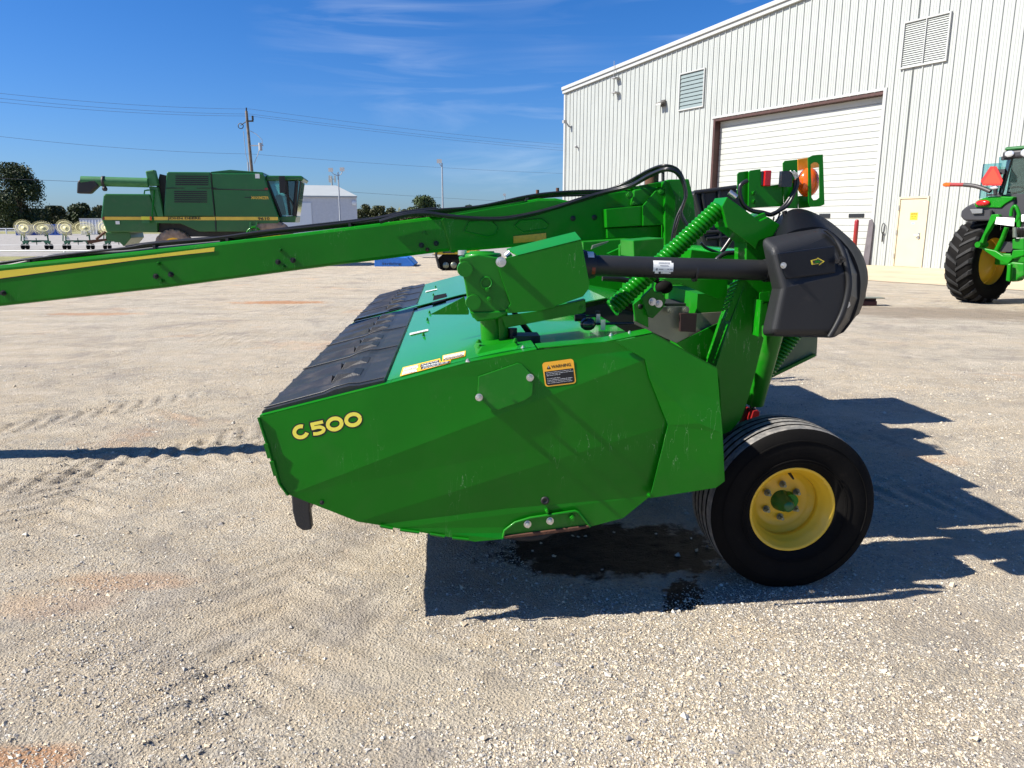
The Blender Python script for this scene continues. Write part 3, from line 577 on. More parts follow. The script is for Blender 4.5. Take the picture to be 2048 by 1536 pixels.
# --- deck sheets (extruded profile)
def sheet(pts,v0,v1,name,m,nv=1,th_=.006,par=mo):
    mb=MB(); rows=[]
    for v in np.linspace(v0,v1,nv+1): rows.append([Vector((p[0],v,p[2])) for p in pts])
    n=len(pts); mb.add([p for r in rows for p in r],[[i*n+k,i*n+k+1,(i+1)*n+k+1,(i+1)*n+k] for i in range(nv) for k in range(n-1)],False)
    return mb.build(name,m,par,solid=th_)
dk=[mv(x,y,0)+Vector((0,0,.004)) for x,y in ((768,772),(850,750),(941,726),(1010,711),(1074,701))]
def spline_prof(p,k=5): return catmull(p,k)
nd=sheet(spline_prof(dk),.06,2.72,'near_deck',DECK,1)
fd=sheet(spline_prof(dk),3.02,5.22,'far_deck',DECK,1)
md=sheet([dk[0]+Vector((-.42,0,-.10)),dk[0]+Vector((0,0,.012)),dk[2]+Vector((0,0,.012)),dk[4]+Vector((0,0,.012))],2.84,2.94,'centre_strip',DECK)
mb=MB()
for va,vb,zz in ((2.735,2.77,.02),(2.79,2.835,.01),(2.96,3.01,.02)):
    a0=dk[0]+Vector((-.45,0,-.105+zz)); b0=dk[0]+Vector((.02,0,zz)); mb.prism([Vector((a0.x,va,a0.z)),Vector((b0.x,va,b0.z)),Vector((b0.x,va,b0.z-.02)),Vector((a0.x,va,a0.z-.02))],(0,vb-va,0))
mb.build('centre_seam_bar',BLACK,mo)
# black moulded apron with ridges and blocks
fe=mv(522,834,0); be=mv(769,772,0); dirA=(be-fe); LA=dirA.length; ua=dirA.normalized(); na=Vector((-ua.z,0,ua.x))
def apron(v0,v1,name,blocks,seams):
    mb=MB(); def_=[]
    def pt(s,v,h): return fe+ua*(s*LA)+na*h+Vector((0,v-0,0))
    def slab(s0,s1,va,vb,h0,h1,t0=None,t1=None):
        pass
    prof=[(0,-.004),(0,.014),(.03,.02),(.52,.022),(.6,.030),(.72,.030),(.80,.022),(1.0,.018),(1.0,-.004)]
    mb.loft([[pt(s,v0,h) for s,h in prof],[pt(s,v1,h) for s,h in prof]])
    for vb in blocks:
        w0=.075; w1=.05
        bot=[pt(.50,vb,.02),pt(.76,vb,.028),pt(.76,vb+w0*2,.028),pt(.50,vb+w0*2,.02)]; top=[pt(.56,vb+.02,.050),pt(.70,vb+.02,.042),pt(.70,vb+w0*2-.02,.042),pt(.56,vb+w0*2-.02,.050)]
        mb.loft([bot,top])
        # long shallow rib from the block to the front edge
        mb.loft([[pt(.5,vb+.0,.02),pt(.5,vb+.15,.02),pt(.5,vb+.15,.021),pt(.5,vb+.075,.044)],[pt(.02,vb+.03,.018),pt(.02,vb+.12,.018),pt(.02,vb+.12,.019),pt(.02,vb+.075,.026)]])
    for vs_ in seams:
        path=[pt(s,vs_,h) for s,h in ((.01,.024),(.5,.027),(.6,.036),(.72,.036),(.8,.027),(1,.024))]; mb.tube(path,.0035,6)
    mb.build(name,RUBM,mo,bevel=.003)
apron(.03,2.72,'front_apron',[.25,.55,1.05,1.32,1.80,2.12,2.42],[.9,1.66,.06])
apron(3.02,5.2,'front_apron',[3.15,3.55,3.85,4.2,4.55,4.85],[3.45,4.1,4.75])
mb=MB(); t=.012
for v0,v1 in ((2.35,2.9),):
    p=fe+Vector((-.03,0,-.02)); mb.prism([Vector((p.x,v0,p.z)),Vector((p.x+.05,v0,p.z+.04)),Vector((p.x+.05,v0,p.z-.04)),Vector((p.x,v0,p.z-.09))],(0,v1-v0,0))
mb.build('front_edge_rail',GREENP,mo)
# decals, grommet bolts and pad lying on the deck
def ondeck(x,y,off=.006):
    best=None
    c=MI@CAM; d=MI.to_3x3()@ray(x,y)
    for i in range(len(dk)-1):
        a0,b0=dk[i],dk[i+1]; n=Vector((-(b0.z-a0.z),0,b0.x-a0.x)).normalized(); P=a0+n*off; h=c+d*((P-c).dot(n)/d.dot(n))
        if h.x<=b0.x+1e-4 or i==len(dk)-2:
            h.y=max(h.y,.058+off); return h
def quad_map(c,off):
    def fn(x,y):
        a_=Vector(c[3]).lerp(Vector(c[2]),x); b_=Vector(c[0]).lerp(Vector(c[1]),x); q=a_.lerp(b_,y); return ondeck(q.x,q.y,off)
    return fn
def decal(c,name,rows,m=ORANGE,dk_=True):
    f=quad_map(c,.0065); g=quad_map(c,.0075); h=quad_map(c,.0085)
    mb=MB(); mb.poly([f(0,0),f(1,0),f(1,1),f(0,1)]); o=mb.build(name,m,nd)
    mw,mk=MB(),MB()
    for (x0,y0,x1,y1,k) in rows:
        (mk if k else mw).poly([g(x0,y0),g(x1,y0),g(x1,y1),g(x0,y1)])
        t_=(mw if k else mk)
        n=max(1,int((y1-y0)/.11))
        for j in range(n):
            yy=y0+(y1-y0)*(j+.5)/n; e=.86+.1*math.sin(j*7.1+x0*5)
            xx=x0+(x1-x0)*.06
            while xx<x0+(x1-x0)*e:
                ww=(x1-x0)*random.uniform(.05,.16); t_.poly([h(xx,yy-.018),h(min(xx+ww,x1),yy-.018),h(min(xx+ww,x1),yy+.018),h(xx,yy+.018)]); xx+=ww+(x1-x0)*.03
    mw.build('decal_white',WHITEL,nd); mk.build('decal_black',INK,nd)
decal([z4(565,972),z4(820,910),z4(825,1000),z4(538,1055)],'safety_decal',[(.04,.08,.40,.30,0),(.04,.36,.40,.62,0),(.04,.68,.42,.92,0),(.48,.66,.97,.92,1)])
decal([z4(690,955),z4(893,920),z4(886,975),z4(668,1030)],'safety_decal',[(.03,.55,.97,.92,1),(.03,.08,.97,.45,1)])
decal([z4(838,890),z4(994,858),z4(990,895),z4(833,932)],'safety_decal',[(.05,.4,.95,.9,0),(.05,.08,.95,.33,1)])
decal([z4(727,1022),z4(876,990),z4(877,1003),z4(729,1034)],'part_label',[(.02,.1,.98,.9,0)],INK)
decal([z4(613,738),z4(738,710),z4(738,722),z4(613,752)],'part_label',[(.02,.1,.9,.9,0)],WHITEL)
decal([z4(722,450),z4(800,434),z4(800,440),z4(720,460)],'part_label',[(.02,.1,.9,.9,0)],WHITEL)
mb=MB(); mb.prism([ondeck(*z4(x,y),.008) for x,y in ((777,487),(862,470),(856,520),(765,548))],(0,0,.006)); mb.build('rubber_pad',RUB,fd)
for q,pp in ((z4(733,652),nd),(z4(706,757),nd),(z4(789,427),fd),(z4(774,482),fd),(z4(747,603),nd)): bolt(pp,ondeck(*q),.0075,.010,GREENP,(0,0,1))
for q in ((1008,934),(1386,842),(980,745)): bolt(nd,mhit(*z4(q[0],q[1]) if q[0]!=980 else (980,745),mv(941,724,0)+Vector((0,0,.012)),Vector((-.13,0,1)).normalized()),.008,.005,ZINC,(0,0,1)) if q[0]!=980 else None
# --- post and swing bracket
pv=.33
bz=mv(985,712,pv); 
mb=MB(); b0=mv(946,722,.16); b1=mv(1043,700,.16); mb.loft([[mv(940,728,.1),mv(1046,703,.1),mv(1046,703,.1)+Vector((.02,.3,0)),mv(940,728,.1)+Vector((-.0,.3,0))],[mv(962,693,.15),mv(1030,684,.15),mv(1030,684,.15)+Vector((0,.2,0)),mv(962,693,.15)+Vector((0,.2,0))]])
pb=mb.build('post_base',GREEN,mo,bevel=.005)
for q in (z4(1083,803),z4(1333,795),z4(1092,838),z4(1385,842)): bolt(pb,mv(*q,.17),.010,.006,GREENP if q[0]<1040 else ZINC,(0,0,1))
mb=MB(); pc=mv(988,690,pv-.05); pt_=mv(982,618,pv-.05); mb.cyl(pc+Vector((0,.05,-.03)),pt_+Vector((0,.05,.05)),.052,n=24); mb.cyl(pc+Vector((.045,.02,-.03)),pt_+Vector((.045,.02,.05)),.026,n=16); mb.build('post',GREEN,mo)
hd=[(918,517),(956,509),(1003,516),(1010,556),(1020,603),(1026,618),(990,628),(960,640),(945,636),(938,618),(931,572)]
mb=MB(); mb.prism([mv(x,y,.23) for x,y in hd],(0,.2,0)); head=mb.build('bearing_housing',GREENP,mo,bevel=.006,segs=3)
mb=MB(); ct=mv(964,509,.32); mb.lathe(ct,(0,0,1),[(.085,-.03),(.085,.0),(.079,.006),(.055,.008),(.053,.014),(.001,.014)],32); 
for q in (z4(990,302),z4(1047,527)): p=mv(*q,.23); mb.nxt(); mb.cyl(p+Vector((0,.02,0)),p+Vector((0,-.014,0)),.034,.032,n=24)
p=mv(*z4(1135,395),.228); mb.nxt(); mb.lathe(p,(0,-1,0),[(.02,0),(.02,.006),(.027,.006),(.028,0)],20)
mb.parts('housing_boss',GREENP,head)
for q,r_ in ((z4(1142,440),.010),(z4(1153,505),.010)): bolt(head,mv(*q,.228),r_,.02,GREENP)
mb=MB(); p=mv(*z4(972,205),.3); mb.cyl(p,p+Vector((0,0,.02)),.02,.02,n=12); mb.cyl(mv(*z4(1270,215),.3),mv(*z4(1300,190),.3)+Vector((0,0,.0)),.016,n=10); mb.build('grease_cap',ZINC,head)
# bracket lower lip + gusset
mb=MB(); mb.prism([mv(x,y,.22) for x,y in (z4(1020,595),z4(1285,585),z4(1280,610),z4(1215,640),z4(1075,662),z4(1055,640))],(0,.24,0)); mb.build('housing_foot',GREENP,head,bevel=.006)
mb=MB(); g=[mv(x,y,.6) for x,y in (z4(750,612),z4(985,490),z4(1018,590),z4(1015,612))]; mb.prism(g,(0,.012,0)); g2=[mv(*z4(740,622),.6),mv(*z4(1020,600),.3),mv(*z4(1020,612),.3),mv(*z4(745,630),.6)]; mb.build('gusset',GREEN,mo)
# sheet guard over the drive
gd_=[z4(1213,285),z4(1222,245),z4(1262,228),z4(1350,205),z4(1782,97),z4(1840,395),z4(1832,440),z4(1795,488),z4(1612,552),z4(1600,565),z4(1510,585),z4(1285,603),z4(1272,580),z4(1300,540)]
mb=MB(); Gd=[mv(x,y,.21) for x,y in gd_]; mb.prism(Gd,(0,.006,0)); guard=mb.build('drive_guard',GREEN,mo,bevel=.0015)
mb=MB(); t0,t1=mv(*z4(1350,205),.21),mv(*z4(1782,97),.21); mb.prism([t0,t1,t1+Vector((0,.16,.030)),t0+Vector((-.035,.16,.022))],(0,0,-.006)); mb.build('guard_top',GREEN,guard)
bolt(guard,mv(*z4(1235,252),.208),.017,.03,ZINC)
mb=MB(); lf_=[z4(1238,622),z4(1480,588),z4(1484,590),z4(1610,552),z4(1812,508),z4(1814,590),z4(1790,603),z4(1268,703)]; mb.prism([mv(x,y,.235) for x,y in lf_],(0,.006,0)); lg=mb.build('lower_guard',GREEN,mo,bevel=.0015)
mb=MB(); t0,t1=mv(*z4(1480,588),.235),mv(*z4(1812,508),.235); mb.prism([t0,t1,t1+Vector((0,.05,0)),t0+Vector((0,.05,0))],(0,0,-.005)); mb.build('guard_fold',GREEN,lg)
bolt(lg,mv(*z4(1793,570),.233),.011,.006,GREENP)
# drive tube
tv=.36; a0,b0=mv(1176,531,tv),mv(1541,541,tv)
mb=MB(); mb.cyl(a0,b0,.0465,n=32); mb.cyl(a0+Vector((-.03,0,0)),a0+Vector((.03,0,0)),.072,.055,n=32); mb.cyl(b0-Vector((.03,0,0)),b0,.052,n=32); mb.cyl(b0-Vector((.36,0,0)),b0-Vector((.35,0,0)),.049,n=32); tube=mb.build('drive_tube',BLACKP,mo)
ax=(b0-a0).normalized(); 
def tubemap(t0,t1,a_lo,a_hi,r):
    up=Vector((0,0,1)); up=(up-ax*up.dot(ax)).normalized()
    def fn(x,y):
        p=a0+ax*((b0-a0).length*(t0+(t1-t0)*x)); an=R(a_lo+(a_hi-a_lo)*y); return p+(up*math.sin(an)+Vector((0,-1,0))*math.cos(an))*r
    return fn
def patch(fn,name,m,par,nx_=8,ny_=6,x0=0,x1=1,y0=0,y1=1,skip=None):
    mb=MB(); V=[fn(x0+(x1-x0)*i/nx_,y0+(y1-y0)*j/ny_) for j in range(ny_+1) for i in range(nx_+1)]
    mb.add(V,[[j*(nx_+1)+i,j*(nx_+1)+i+1,(j+1)*(nx_+1)+i+1,(j+1)*(nx_+1)+i] for j in range(ny_) for i in range(nx_) if not(skip and skip(i,j,nx_,ny_))],True); return mb.build(name,m,par)
tm=tubemap(.338,.446,-32,42,.0476); patch(tm,'tube_label',WHITEL,tube,10,6,skip=lambda i,j,a_,b_:(i,j) in((0,0),(3,0),(9,0),(9,5)))
mb=MB(); tm2=tubemap(.338,.446,-32,42,.0481)
x=.27
while x<.82: w__=random.choice((.012,.02,.03)); mb.poly([tm2(x,.72),tm2(x+w__,.72),tm2(x+w__,.88),tm2(x,.88)]); x+=w__+.022
for (x0_,x1_,y0_) in ((.33,.75,.58),(.28,.5,.32),(.7,.78,.33),(.82,.97,.33),(.25,.29,.1),(.44,.48,.1),(.8,.9,.1)): mb.poly([tm2(x0_,y0_),tm2(x1_,y0_),tm2(x1_,y0_+.05),tm2(x0_,y0_+.05)])
mb.poly([tm2(.13,.25),tm2(.22,.25),tm2(.22,.4),tm2(.13,.4)]); mb.build('label_print',mat('grey_ink',(.25,.26,.28),.5,var=.1),tube)
patch(tubemap(-.02,.02,35,70,.066),'tube_sticker',WHITEL,tube,3,3); patch(tubemap(.008,.028,-35,-5,.061),'tube_sticker',REDP,tube,3,3)
# black gearbox cover
fr=[(1545,500,.13),(1600,481,.15),(1648,463,.17),(1681,500,.13),(1698,545,.10),(1700,590,.10),(1688,635,.10),(1666,671,.10),(1543,671,.10),(1562,578,.10)]
sh_=[(1518,474),(1577,462),(1652,452),(1697,498),(1717,548),(1717,598),(1701,642),(1674,677),(1519,672),(1541,577)]
P_=[mv(x,y,v) for x,y,v in fr]; Q_=[mv(x,y,.26) for x,y in sh_]
mb=MB(); mb.add(P_,[[0,1,2,3,4,9],[4,5,6,7,8,9]]); n=10; mb.add(P_+Q_,[[i,(i+1)%n,n+(i+1)%n,n+i] for i in range(n)]); mb.add(Q_,[list(range(10))])
cover=mb.build('gearbox_cover',BLACKP,mo,bevel=.028,segs=6); d=cover.modifiers.new('w','WELD'); d.merge_threshold=.0005; cover.modifiers.move(1,0)
r1=[(1545,490),(1580,460),(1650,450),(1702,498),(1722,548),(1720,600),(1706,642),(1678,676),(1540,668),(1552,577)]
r2=[(1545,480),(1574,419),(1607,416),(1656,438),(1720,494),(1739,549),(1729,602),(1712,642),(1681,673),(1545,665)]; r2=r2[:9]+[(1548,577)]; r2[8]=(1550,662)
def chaikin(P,it=2):
    P=[Vector(p) for p in P]
    for _ in range(it): P=[q for i in range(len(P)) for q in (P[i].lerp(P[(i+1)%len(P)],.22),P[i].lerp(P[(i+1)%len(P)],.78))]
    return P
R1=chaikin([mv(x,y,.24) for x,y in r1]); R2=chaikin([mv(x,y,.37) for x,y in r2]); R3=chaikin([mv(x,y,.43) for x,y in r2]); R4=chaikin([mv(x-14,y+6,.56) for x,y in r2])
mb=MB(); mb.loft([R1,[a_.lerp(b_,.55)+(b_-a_)*.12 for a_,b_ in zip(R1,R2)],R2,R3,R4],True,True); mb.build('cover_rear_shell',mat('smooth_black_shell',(.005,.006,.008),.5,spec=.15,var=.1,bump=.0003,bscale=80),cover,bevel=.02,segs=4)
mb=MB(); seam=[mv(x,y,v) for x,y,v in ((1650,461,.165),(1669,477,.15),(1683,501,.125),(1692,533,.103),(1696,565,.097),(1692,595,.097),(1683,625,.097),(1670,652,.097),(1658,672,.10))]
sm=catmull(seam,5); mb.loft([[p+Vector((-.010,0,0)),p+Vector((-.006,-.010,0)),p+Vector((.012,-.012,0)),p+Vector((.018,.02,0))] for p in sm],True,True); mb.build('cover_seam_rib',BLACKP,cover)
mb=MB(); ip=[z5(1490,828),z5(1900,775),z5(1908,970),z5(1560,1015),z5(1545,1010),z5(1515,930)]; mb.prism([mv(x,y,.098) for x,y in ip],(0,.02,0)); ins=mb.build('access_plate',mat('smooth_black_plastic',(.007,.009,.014),.35,spec=.3,var=.1),cover,bevel=.004)
bolt(cover,mv(*z5(1523,917),.099),.010,.008); bolt(cover,mv(*z5(1982,1202),.118),.013,.012)
mb=MB(); k_=mv(*z5(1915,880),.10); mb.cyl(k_,k_+Vector((0,-.03,0)),.008); mb.obox(k_+Vector((0,-.03,0)),(.022,0,.004),(0,.005,0),(0,0,.008)); mb.obox(k_+Vector((0,-.03,0)),(.006,0,0),(0,.005,0),(.004,0,.018)); mb.build('wing_knob',BLACK,cover)
def arrow(off,sc_,name,m):
    c_=Vector((1775,890)); pts=[(1722,880),(1770,868),(1775,860),(1826,887),(1785,918),(1782,905),(1730,912)]
    q=[c_+(Vector(p)-c_)*sc_ for p in pts]; mb=MB(); mb.poly([mv(*z5(p.x,p.y),.098-off) for p in q]); mb.build(name,m,cover)
arrow(.001,1.0,'arrow_decal',YELD); arrow(.002,.74,'arrow_inner',BLACK); arrow(.003,.42,'arrow_decal',GREENP)
mb=MB(); gp=[z5(1350,1125),z5(1358,1115),z5(1425,1108),z5(1425,1178),z5(1350,1182)]; mb.prism([mv(x,y,.3) for x,y in gp],(0,.006,0)); mb.box((mv(1519,590,.3).x,.28,mv(1519,672,.3).z),(mv(1523,590,.3).x,.36,mv(1519,600,.3).z)); mb.build('cover_bracket',GREEN,mo)
# --- upright frame leg, upper arm, springs, cylinder
leg=[(1493,440),(1530,425),(1548,465),(1548,600),(1524,610),(1524,672),(1528,676),(1512,742),(1496,800),(1483,838),(1462,862),(1444,870),(1438,762),(1431,734),(1461,642),(1492,560)]
mb=MB(); mb.prism([mv(x,y,.42) for x,y in leg],(0,.15,0)); lego=mb.build('frame_leg',GREEN,mo,bevel=.003)
mb=MB(); st=[z8(1040,65),z8(1072,65),z8(982,285),z8(955,355),z8(915,345),z8(935,290)]
for k in range(7): q=Vector(z8(985-k*9,90+k*28)); p=mv(q.x,q.y,.41); mb.obox(p,(.02,0,.01),(0,.008,0),(0,0,.006))
q=[mv(*z8(*t),.405) for t in ((1018,70),(1070,66),(950,352),(916,338))]; mb.prism(q,(0,.05,0)); mb.build('hinge_strip',GREEN,lego,bevel=.002)
arm=[z5(1075,485),z5(1112,415),z5(1350,590),z5(1410,560),z5(1500,620),z5(1450,700),z5(1345,740),z5(1322,800),z5(1290,772),z5(1112,640)]
mb=MB(); mb.prism([mv(x,y,.40) for x,y in arm],(0,.16,0)); ua_=mb.build('upper_arm',GREEN,mo,bevel=.004)
mb=MB(); p=mv(*z5(1145,400),.44); mb.cyl(p+Vector((-.012,0,.012)),p+Vector((.02,-.01,-.012)),.013,n=10); mb.build('eye_bolt',ZINC,ua_)
def spring(p0,p1,r,turns,wr,name='coil_spring',m=GREEN):
    p0,p1=Vector(p0),Vector(p1); t=(p1-p0).normalized(); u=t.orthogonal().normalized(); w_=t.cross(u); n=turns*12
    path=[p0.lerp(p1,i/n)+(u*math.cos(i*math.pi/6)+w_*math.sin(i*math.pi/6))*r for i in range(n+1)]
    b=MB(); b.tube(path,wr,6); b.cyl(p0+(p1-p0)*.01,p1,r*.72,n=12); return b.build(name,m,mo)
spring(mv(1437,417,.46),mv(1224,617,.46),.034,34,.0102)
spring(mv(1598,655,.98),mv(1502,786,.98),.036,22,.010,m=GREENP)
mb=MB(); c0=mv(1547,655,.62); c1=mv(1508,806,.72); mb.cyl(c0,c1,.056,.050,n=28); cyl_=mb.build('lift_cylinder',GREENP,mo)
mb=MB(); e_=c1+(c1-c0).normalized()*.35; mb.cyl(c1-(c1-c0)*.02,e_,.017,n=16); mb.build('cylinder_rod',CHROME,cyl_)
mb=MB(); mb.prism([mv(x,y,.66) for x,y in (z8(1115,962),z8(1145,956),z8(1160,968),z8(1150,1050),z8(1080,1085))],(0,.05,0)); mb.prism([mv(x,y,.72) for x,y in (z8(1075,945),z8(1090,940),z8(1068,1080),z8(1020,1095),z8(1030,1065))],(0,.04,0)); mb.build('stroke_lock',REDP,cyl_,bevel=.003)
mb=MB(); mb.prism([mv(x,y,1.25) for x,y in ((1540,670),(1636,662),(1633,712),(1539,757))],(0,.01,0)); sh=mb.build('swath_shield',mat('olive_worn_steel',(.17,.21,.10),.5,var=.25,vscale=4,dirt=(.2,.19,.13),dirt_amt=.4),mo)
mb=MB(); mb.prism([mv(x,y,1.22) for x,y in ((1630,708),(1631,713),(1539,758),(1539,752))],(0,.05,0)); mb.build('shield_edge',GREENP,sh)
# wheel arm carrying the near wheel
mb=MB(); mb.tube([(1.02,.75,.95),(1.20,.66,.62),(1.373,.60,.40)],[.06,.055,.05],12); mb.cyl((1.373,.66,.40),(1.373,.30,.40),.035,n=16); mb.cyl((1.373,4.3,.40),(1.373,4.8,.40),.035); mb.tube([(1.02,4.3,.95),(1.373,4.35,.40)],.05,12); mb.build('wheel_arm',GREENP,mo)
# --- conditioner hood and rear cross members behind
hood=[mv(1074,699,0)+Vector((0,0,.002)),Vector((.42,0,1.23)),Vector((.60,0,1.235)),Vector((.86,0,1.16)),Vector((1.05,0,1.02))]
sheet([Vector((.15,0,1.19)),Vector((.40,0,1.215)),Vector((.56,0,1.215))],.13,1.05,'gear_cover',DECK)
sheet([Vector((.15,0,1.19)),Vector((.30,0,1.24)),Vector((.62,0,1.30)),Vector((.95,0,1.24)),Vector((1.25,0,1.08))],1.15,5.0,'conditioner_hood',DECK)
mb=MB(); mb.prism([(.56,.12,1.215),(.56,.12,.95),(.42,.12,.9),(.42,.12,1.2)],(0,.9,0)); mb.build('gear_case',GREENP,mo)
mb=MB(); mb.prism([(.15,1.16,1.16),(.62,1.16,1.27),(1.25,1.16,1.07),(1.28,1.16,.62),(.5,1.16,.55),(.2,1.16,.7)],(0,.01,0)); mb.build('hood_end_plate',DARKM,mo)
mb=MB(); gp=[(1292,600),(1378,594),(1395,640),(1380,668),(1330,682),(1292,650)]; mb.prism([mv(x,y,.66) for x,y in (z8(410,250),z8(672,250),z8(676,300),z8(668,460),z8(590,500),z8(300,370),z8(300,300))],(0,.01,0)); gpl=mb.build('gear_side_plate',GREYM,mo,bevel=.002)
for q in ((549,277),(652,271),(662,338),(660,387)): bolt(gpl,mv(*z8(*q),.615),.014,.012,GREYM)
mb=MB(); mb.prism([mv(x,y,.585) for x,y in (z8(620,298),z8(730,298),z8(722,425),z8(618,420))],(0,.03,0)); mb.build('slot_plate',mat('dark_brown_plate',(.03,.012,.010),.6,var=.3),gpl)
mb=MB(); mb.prism([mv(x,y,.70) for x,y in (z8(672,300),z8(925,285),z8(925,340),z8(800,420),z8(668,470))],(0,.01,0)); mb.build('inner_plate',mat('worn_bare_steel',(.3,.28,.22),.4,metal=.6,var=.3,vscale=8),mo)
mb=MB(); mb.prism([mv(x,y,.66) for x,y in (z8(590,500),z8(925,340),z8(935,345),z8(800,640),z8(700,590))],(0,.012,0)); mb.build('inner_gusset',GREEN,mo)
mb=MB(); mb.prism([mv(x,y,.52) for x,y in (z8(296,235),z8(350,190),z8(395,215),z8(400,395),z8(310,350))],(0,.02,0)); mb.build('adjuster_plate',GREEN,mo,bevel=.002)
mb=MB(); mb.prism([mv(x,y,.48) for x,y in (z8(350,190),z8(425,118),z8(445,150),z8(490,150),z8(520,205),z8(500,260),z8(430,330),z8(395,320))],(0,.02,0)); ab=mb.build('spring_anchor',GREEN,mo,bevel=.003)
for q in ((426,216),(469,230)): bolt(ab,mv(*z8(*q),.475),.014,.012)
mb=MB(); p=mv(*z8(345,250),.515); mb.lathe(p,(0,-1,0),[(.001,.002),(.012,.002),(.013,0)],16); mb.build('plate_hole',INK,ab)
# rear cross tube and beams (seen over the drive tube)
mb=MB(); mb.cyl((1.32,.70,1.50),(1.32,4.9,1.50),.075,n=28); mb.build('cross_tube',DECK,mo)
mb=MB(); mb.prism([mv(x,y,.9) for x,y in (z5(425,735),z5(650,715),z5(650,860),z5(430,860))],(0,.3,0)); mb.prism([mv(x,y,1.0) for x,y in (z5(480,830),z5(535,835),z5(620,860),z5(480,858))],(0,.1,0)); mb.build('gearbox_mount',GREENP,mo,bevel=.004)
mb=MB(); mb.prism([mv(x,y,.8) for x,y in (z5(850,800),z5(1010,820),z5(1290,850),z5(1290,890),z5(840,870))],(0,.2,0)); mb.build('top_plate',GREEN,mo,bevel=.004)
mb=MB(); mb.prism([mv(x,y,.62) for x,y in (z5(615,1015),z5(1115,1020),z5(1110,1160),z5(1040,1140),z5(780,1060))],(0,.02,0)); mb.prism([mv(x,y,.60) for x,y in (z5(775,1050),z5(790,1050),z5(1060,1145),z5(1050,1160),z5(980,1135))],(0,.03,0)); mb.build('guide_rail',GREEN,mo)
mb=MB(); mb.prism([mv(x,y,.9) for x,y in (z5(660,1195),z5(1100,1195),z5(1100,1255),z5(820,1275),z5(700,1230))],(0,.25,0)); mb.build('opening_dark_block',DARKM,mo)  # dark block standing in for the black opening between the plates
mb=MB(); p=mv(*z5(650,1075),.7); mb.ball(p,.035,(1.3,1,1.0),8); mb.cyl(p+Vector((-.03,0,.03)),p+Vector((-.10,0,.07)),.014); mb.build('rubber_boot',RUB,mo)
# latch lever on the deck
mb=MB(); p=mv(*z5(30,1300),.35); mb.cyl(p+Vector((-.02,0,0)),p+Vector((.03,0,0)),.016,n=10); mb.cyl(p,p+Vector((.09,0,.01)),.006,n=8); mb.cyl(p+Vector((.085,0,.03)),p+Vector((.085,0,-.03)),.011,n=10); lv=mb.build('latch_lever',DARKM,mo)
mb=MB(); mb.box((p.x+.075,p.y-.02,p.z-.02),(p.x+.093,p.y-.012,p.z+.018)); p2=mv(*z5(205,1355),.25); mb.nxt().box((p2.x-.010,p2.y,p2.z-.022),(p2.x+.010,p2.y+.006,p2.z+.025)); mb.parts('latch_plate',ZINC,lv)
mb=MB(); p=mv(*z5(95,1345),.28); mb.ball(p,.03,(1.2,1,1),7); mb.cyl(p,mv(*z5(430,1340),.3),.006,n=8); mb.build('release_rod',BLACK,mo)
mb=MB(); p=mv(*z4(1400,775),.3); mb.box((p.x-.06,p.y-.06,p.z-.02),(p.x+.06,p.y+.06,p.z+.02)); p=mv(*z4(1315,765),.3); mb.cyl(p,p+Vector((0,0,.04)),.02); mb.build('filler_recess',INK,mo)
mp0=lambda pts,v,dv,name,m: (lambda b: (b.prism([mv(*z5(x,y),v) for x,y in pts],(0,dv,0)),b.build(name,m,mo,bevel=.002)))(MB())
mp0([(60,745),(150,740),(420,722),(425,800),(300,830),(200,870),(60,880)],1.9,.25,'link_mount',GREENP)
mp0([(130,770),(250,738),(235,755),(120,800)],1.7,.03,'link_bracket',GREYM)
mp0([(240,830),(330,790),(400,850),(330,868)],1.5,.05,'link_plate',GREEN)
mp0([(330,770),(372,735),(392,740),(350,850),(330,850)],1.4,.05,'link_bar',GREENP)
mb=MB(); mb.prism([(.95,1.3,.84),(1.86,1.3,.98),(1.86,1.3,1.25),(1.62,1.3,1.42),(1.0,1.3,1.42)],(0,3.3,0)); mb.box((1.0,.72,.98),(1.42,1.3,1.36)); mb.build('rear_shield',GREENP,mo); mb=MB(); mb.box((1.34,2.0,1.43),(1.85,4.5,1.50)); mb.build('rear_shade_box',GREENP,mo,bevel=.02)  # rear shield extended and box added to fill out the mower's ground shadow
mb=MB(); mb.prism([mv(x,y,4.85) for x,y in ((1262,440),(1276,438),(1278,560),(1250,640),(1232,640),(1258,560))],(0,.07,0)); mb.box((1.0,4.0,1.0),(1.5,4.5,1.5)); mb.build('far_leg_and_shade_block',GREEN,mo)  # far leg, plus an unseen block added to fill a shadow gap
mb=MB(); mb.box((1.38,4.7,1.80),(1.60,4.72,1.95)); mb.box((1.30,4.72,1.7),(1.42,4.74,1.97)); mb.box((1.5,4.72,1.75),(1.6,4.74,1.97)); mb.build('far_lamp_bracket',GREEN,mo)
# --- near lamp group
lv_=.48
def mp_(pts,v,dv,name,m,par=mo,bev=.0015):
    b=MB(); b.prism([mv(*z5(x,y),v) for x,y in pts],(0,dv,0)); return b.build(name,m,par,bevel=bev)
lb_=mp_([(1272,235),(1285,222),(1358,212),(1362,340),(1525,320),(1525,485),(1362,493),(1280,497),(1268,480)],lv_,.012,'lamp_bracket',GREEN)
mp_([(1187,250),(1200,235),(1268,226),(1270,490),(1235,480),(1200,430),(1187,400)],lv_+.03,.006,'lamp_backplate',GREEN,lb_)
mp_([(1520,170),(1535,152),(1628,142),(1632,500),(1535,500),(1530,490)],lv_-.01,.006,'lamp_backplate',GREEN,lb_)
mp_([(1632,410),(1722,400),(1722,492),(1640,500)],lv_,.01,'lamp_bracket_bar',GREEN,lb_)
mp_([(1628,140),(1782,118),(1784,200),(1630,222)],lv_+.03,.006,'reflector',REFL,lb_)
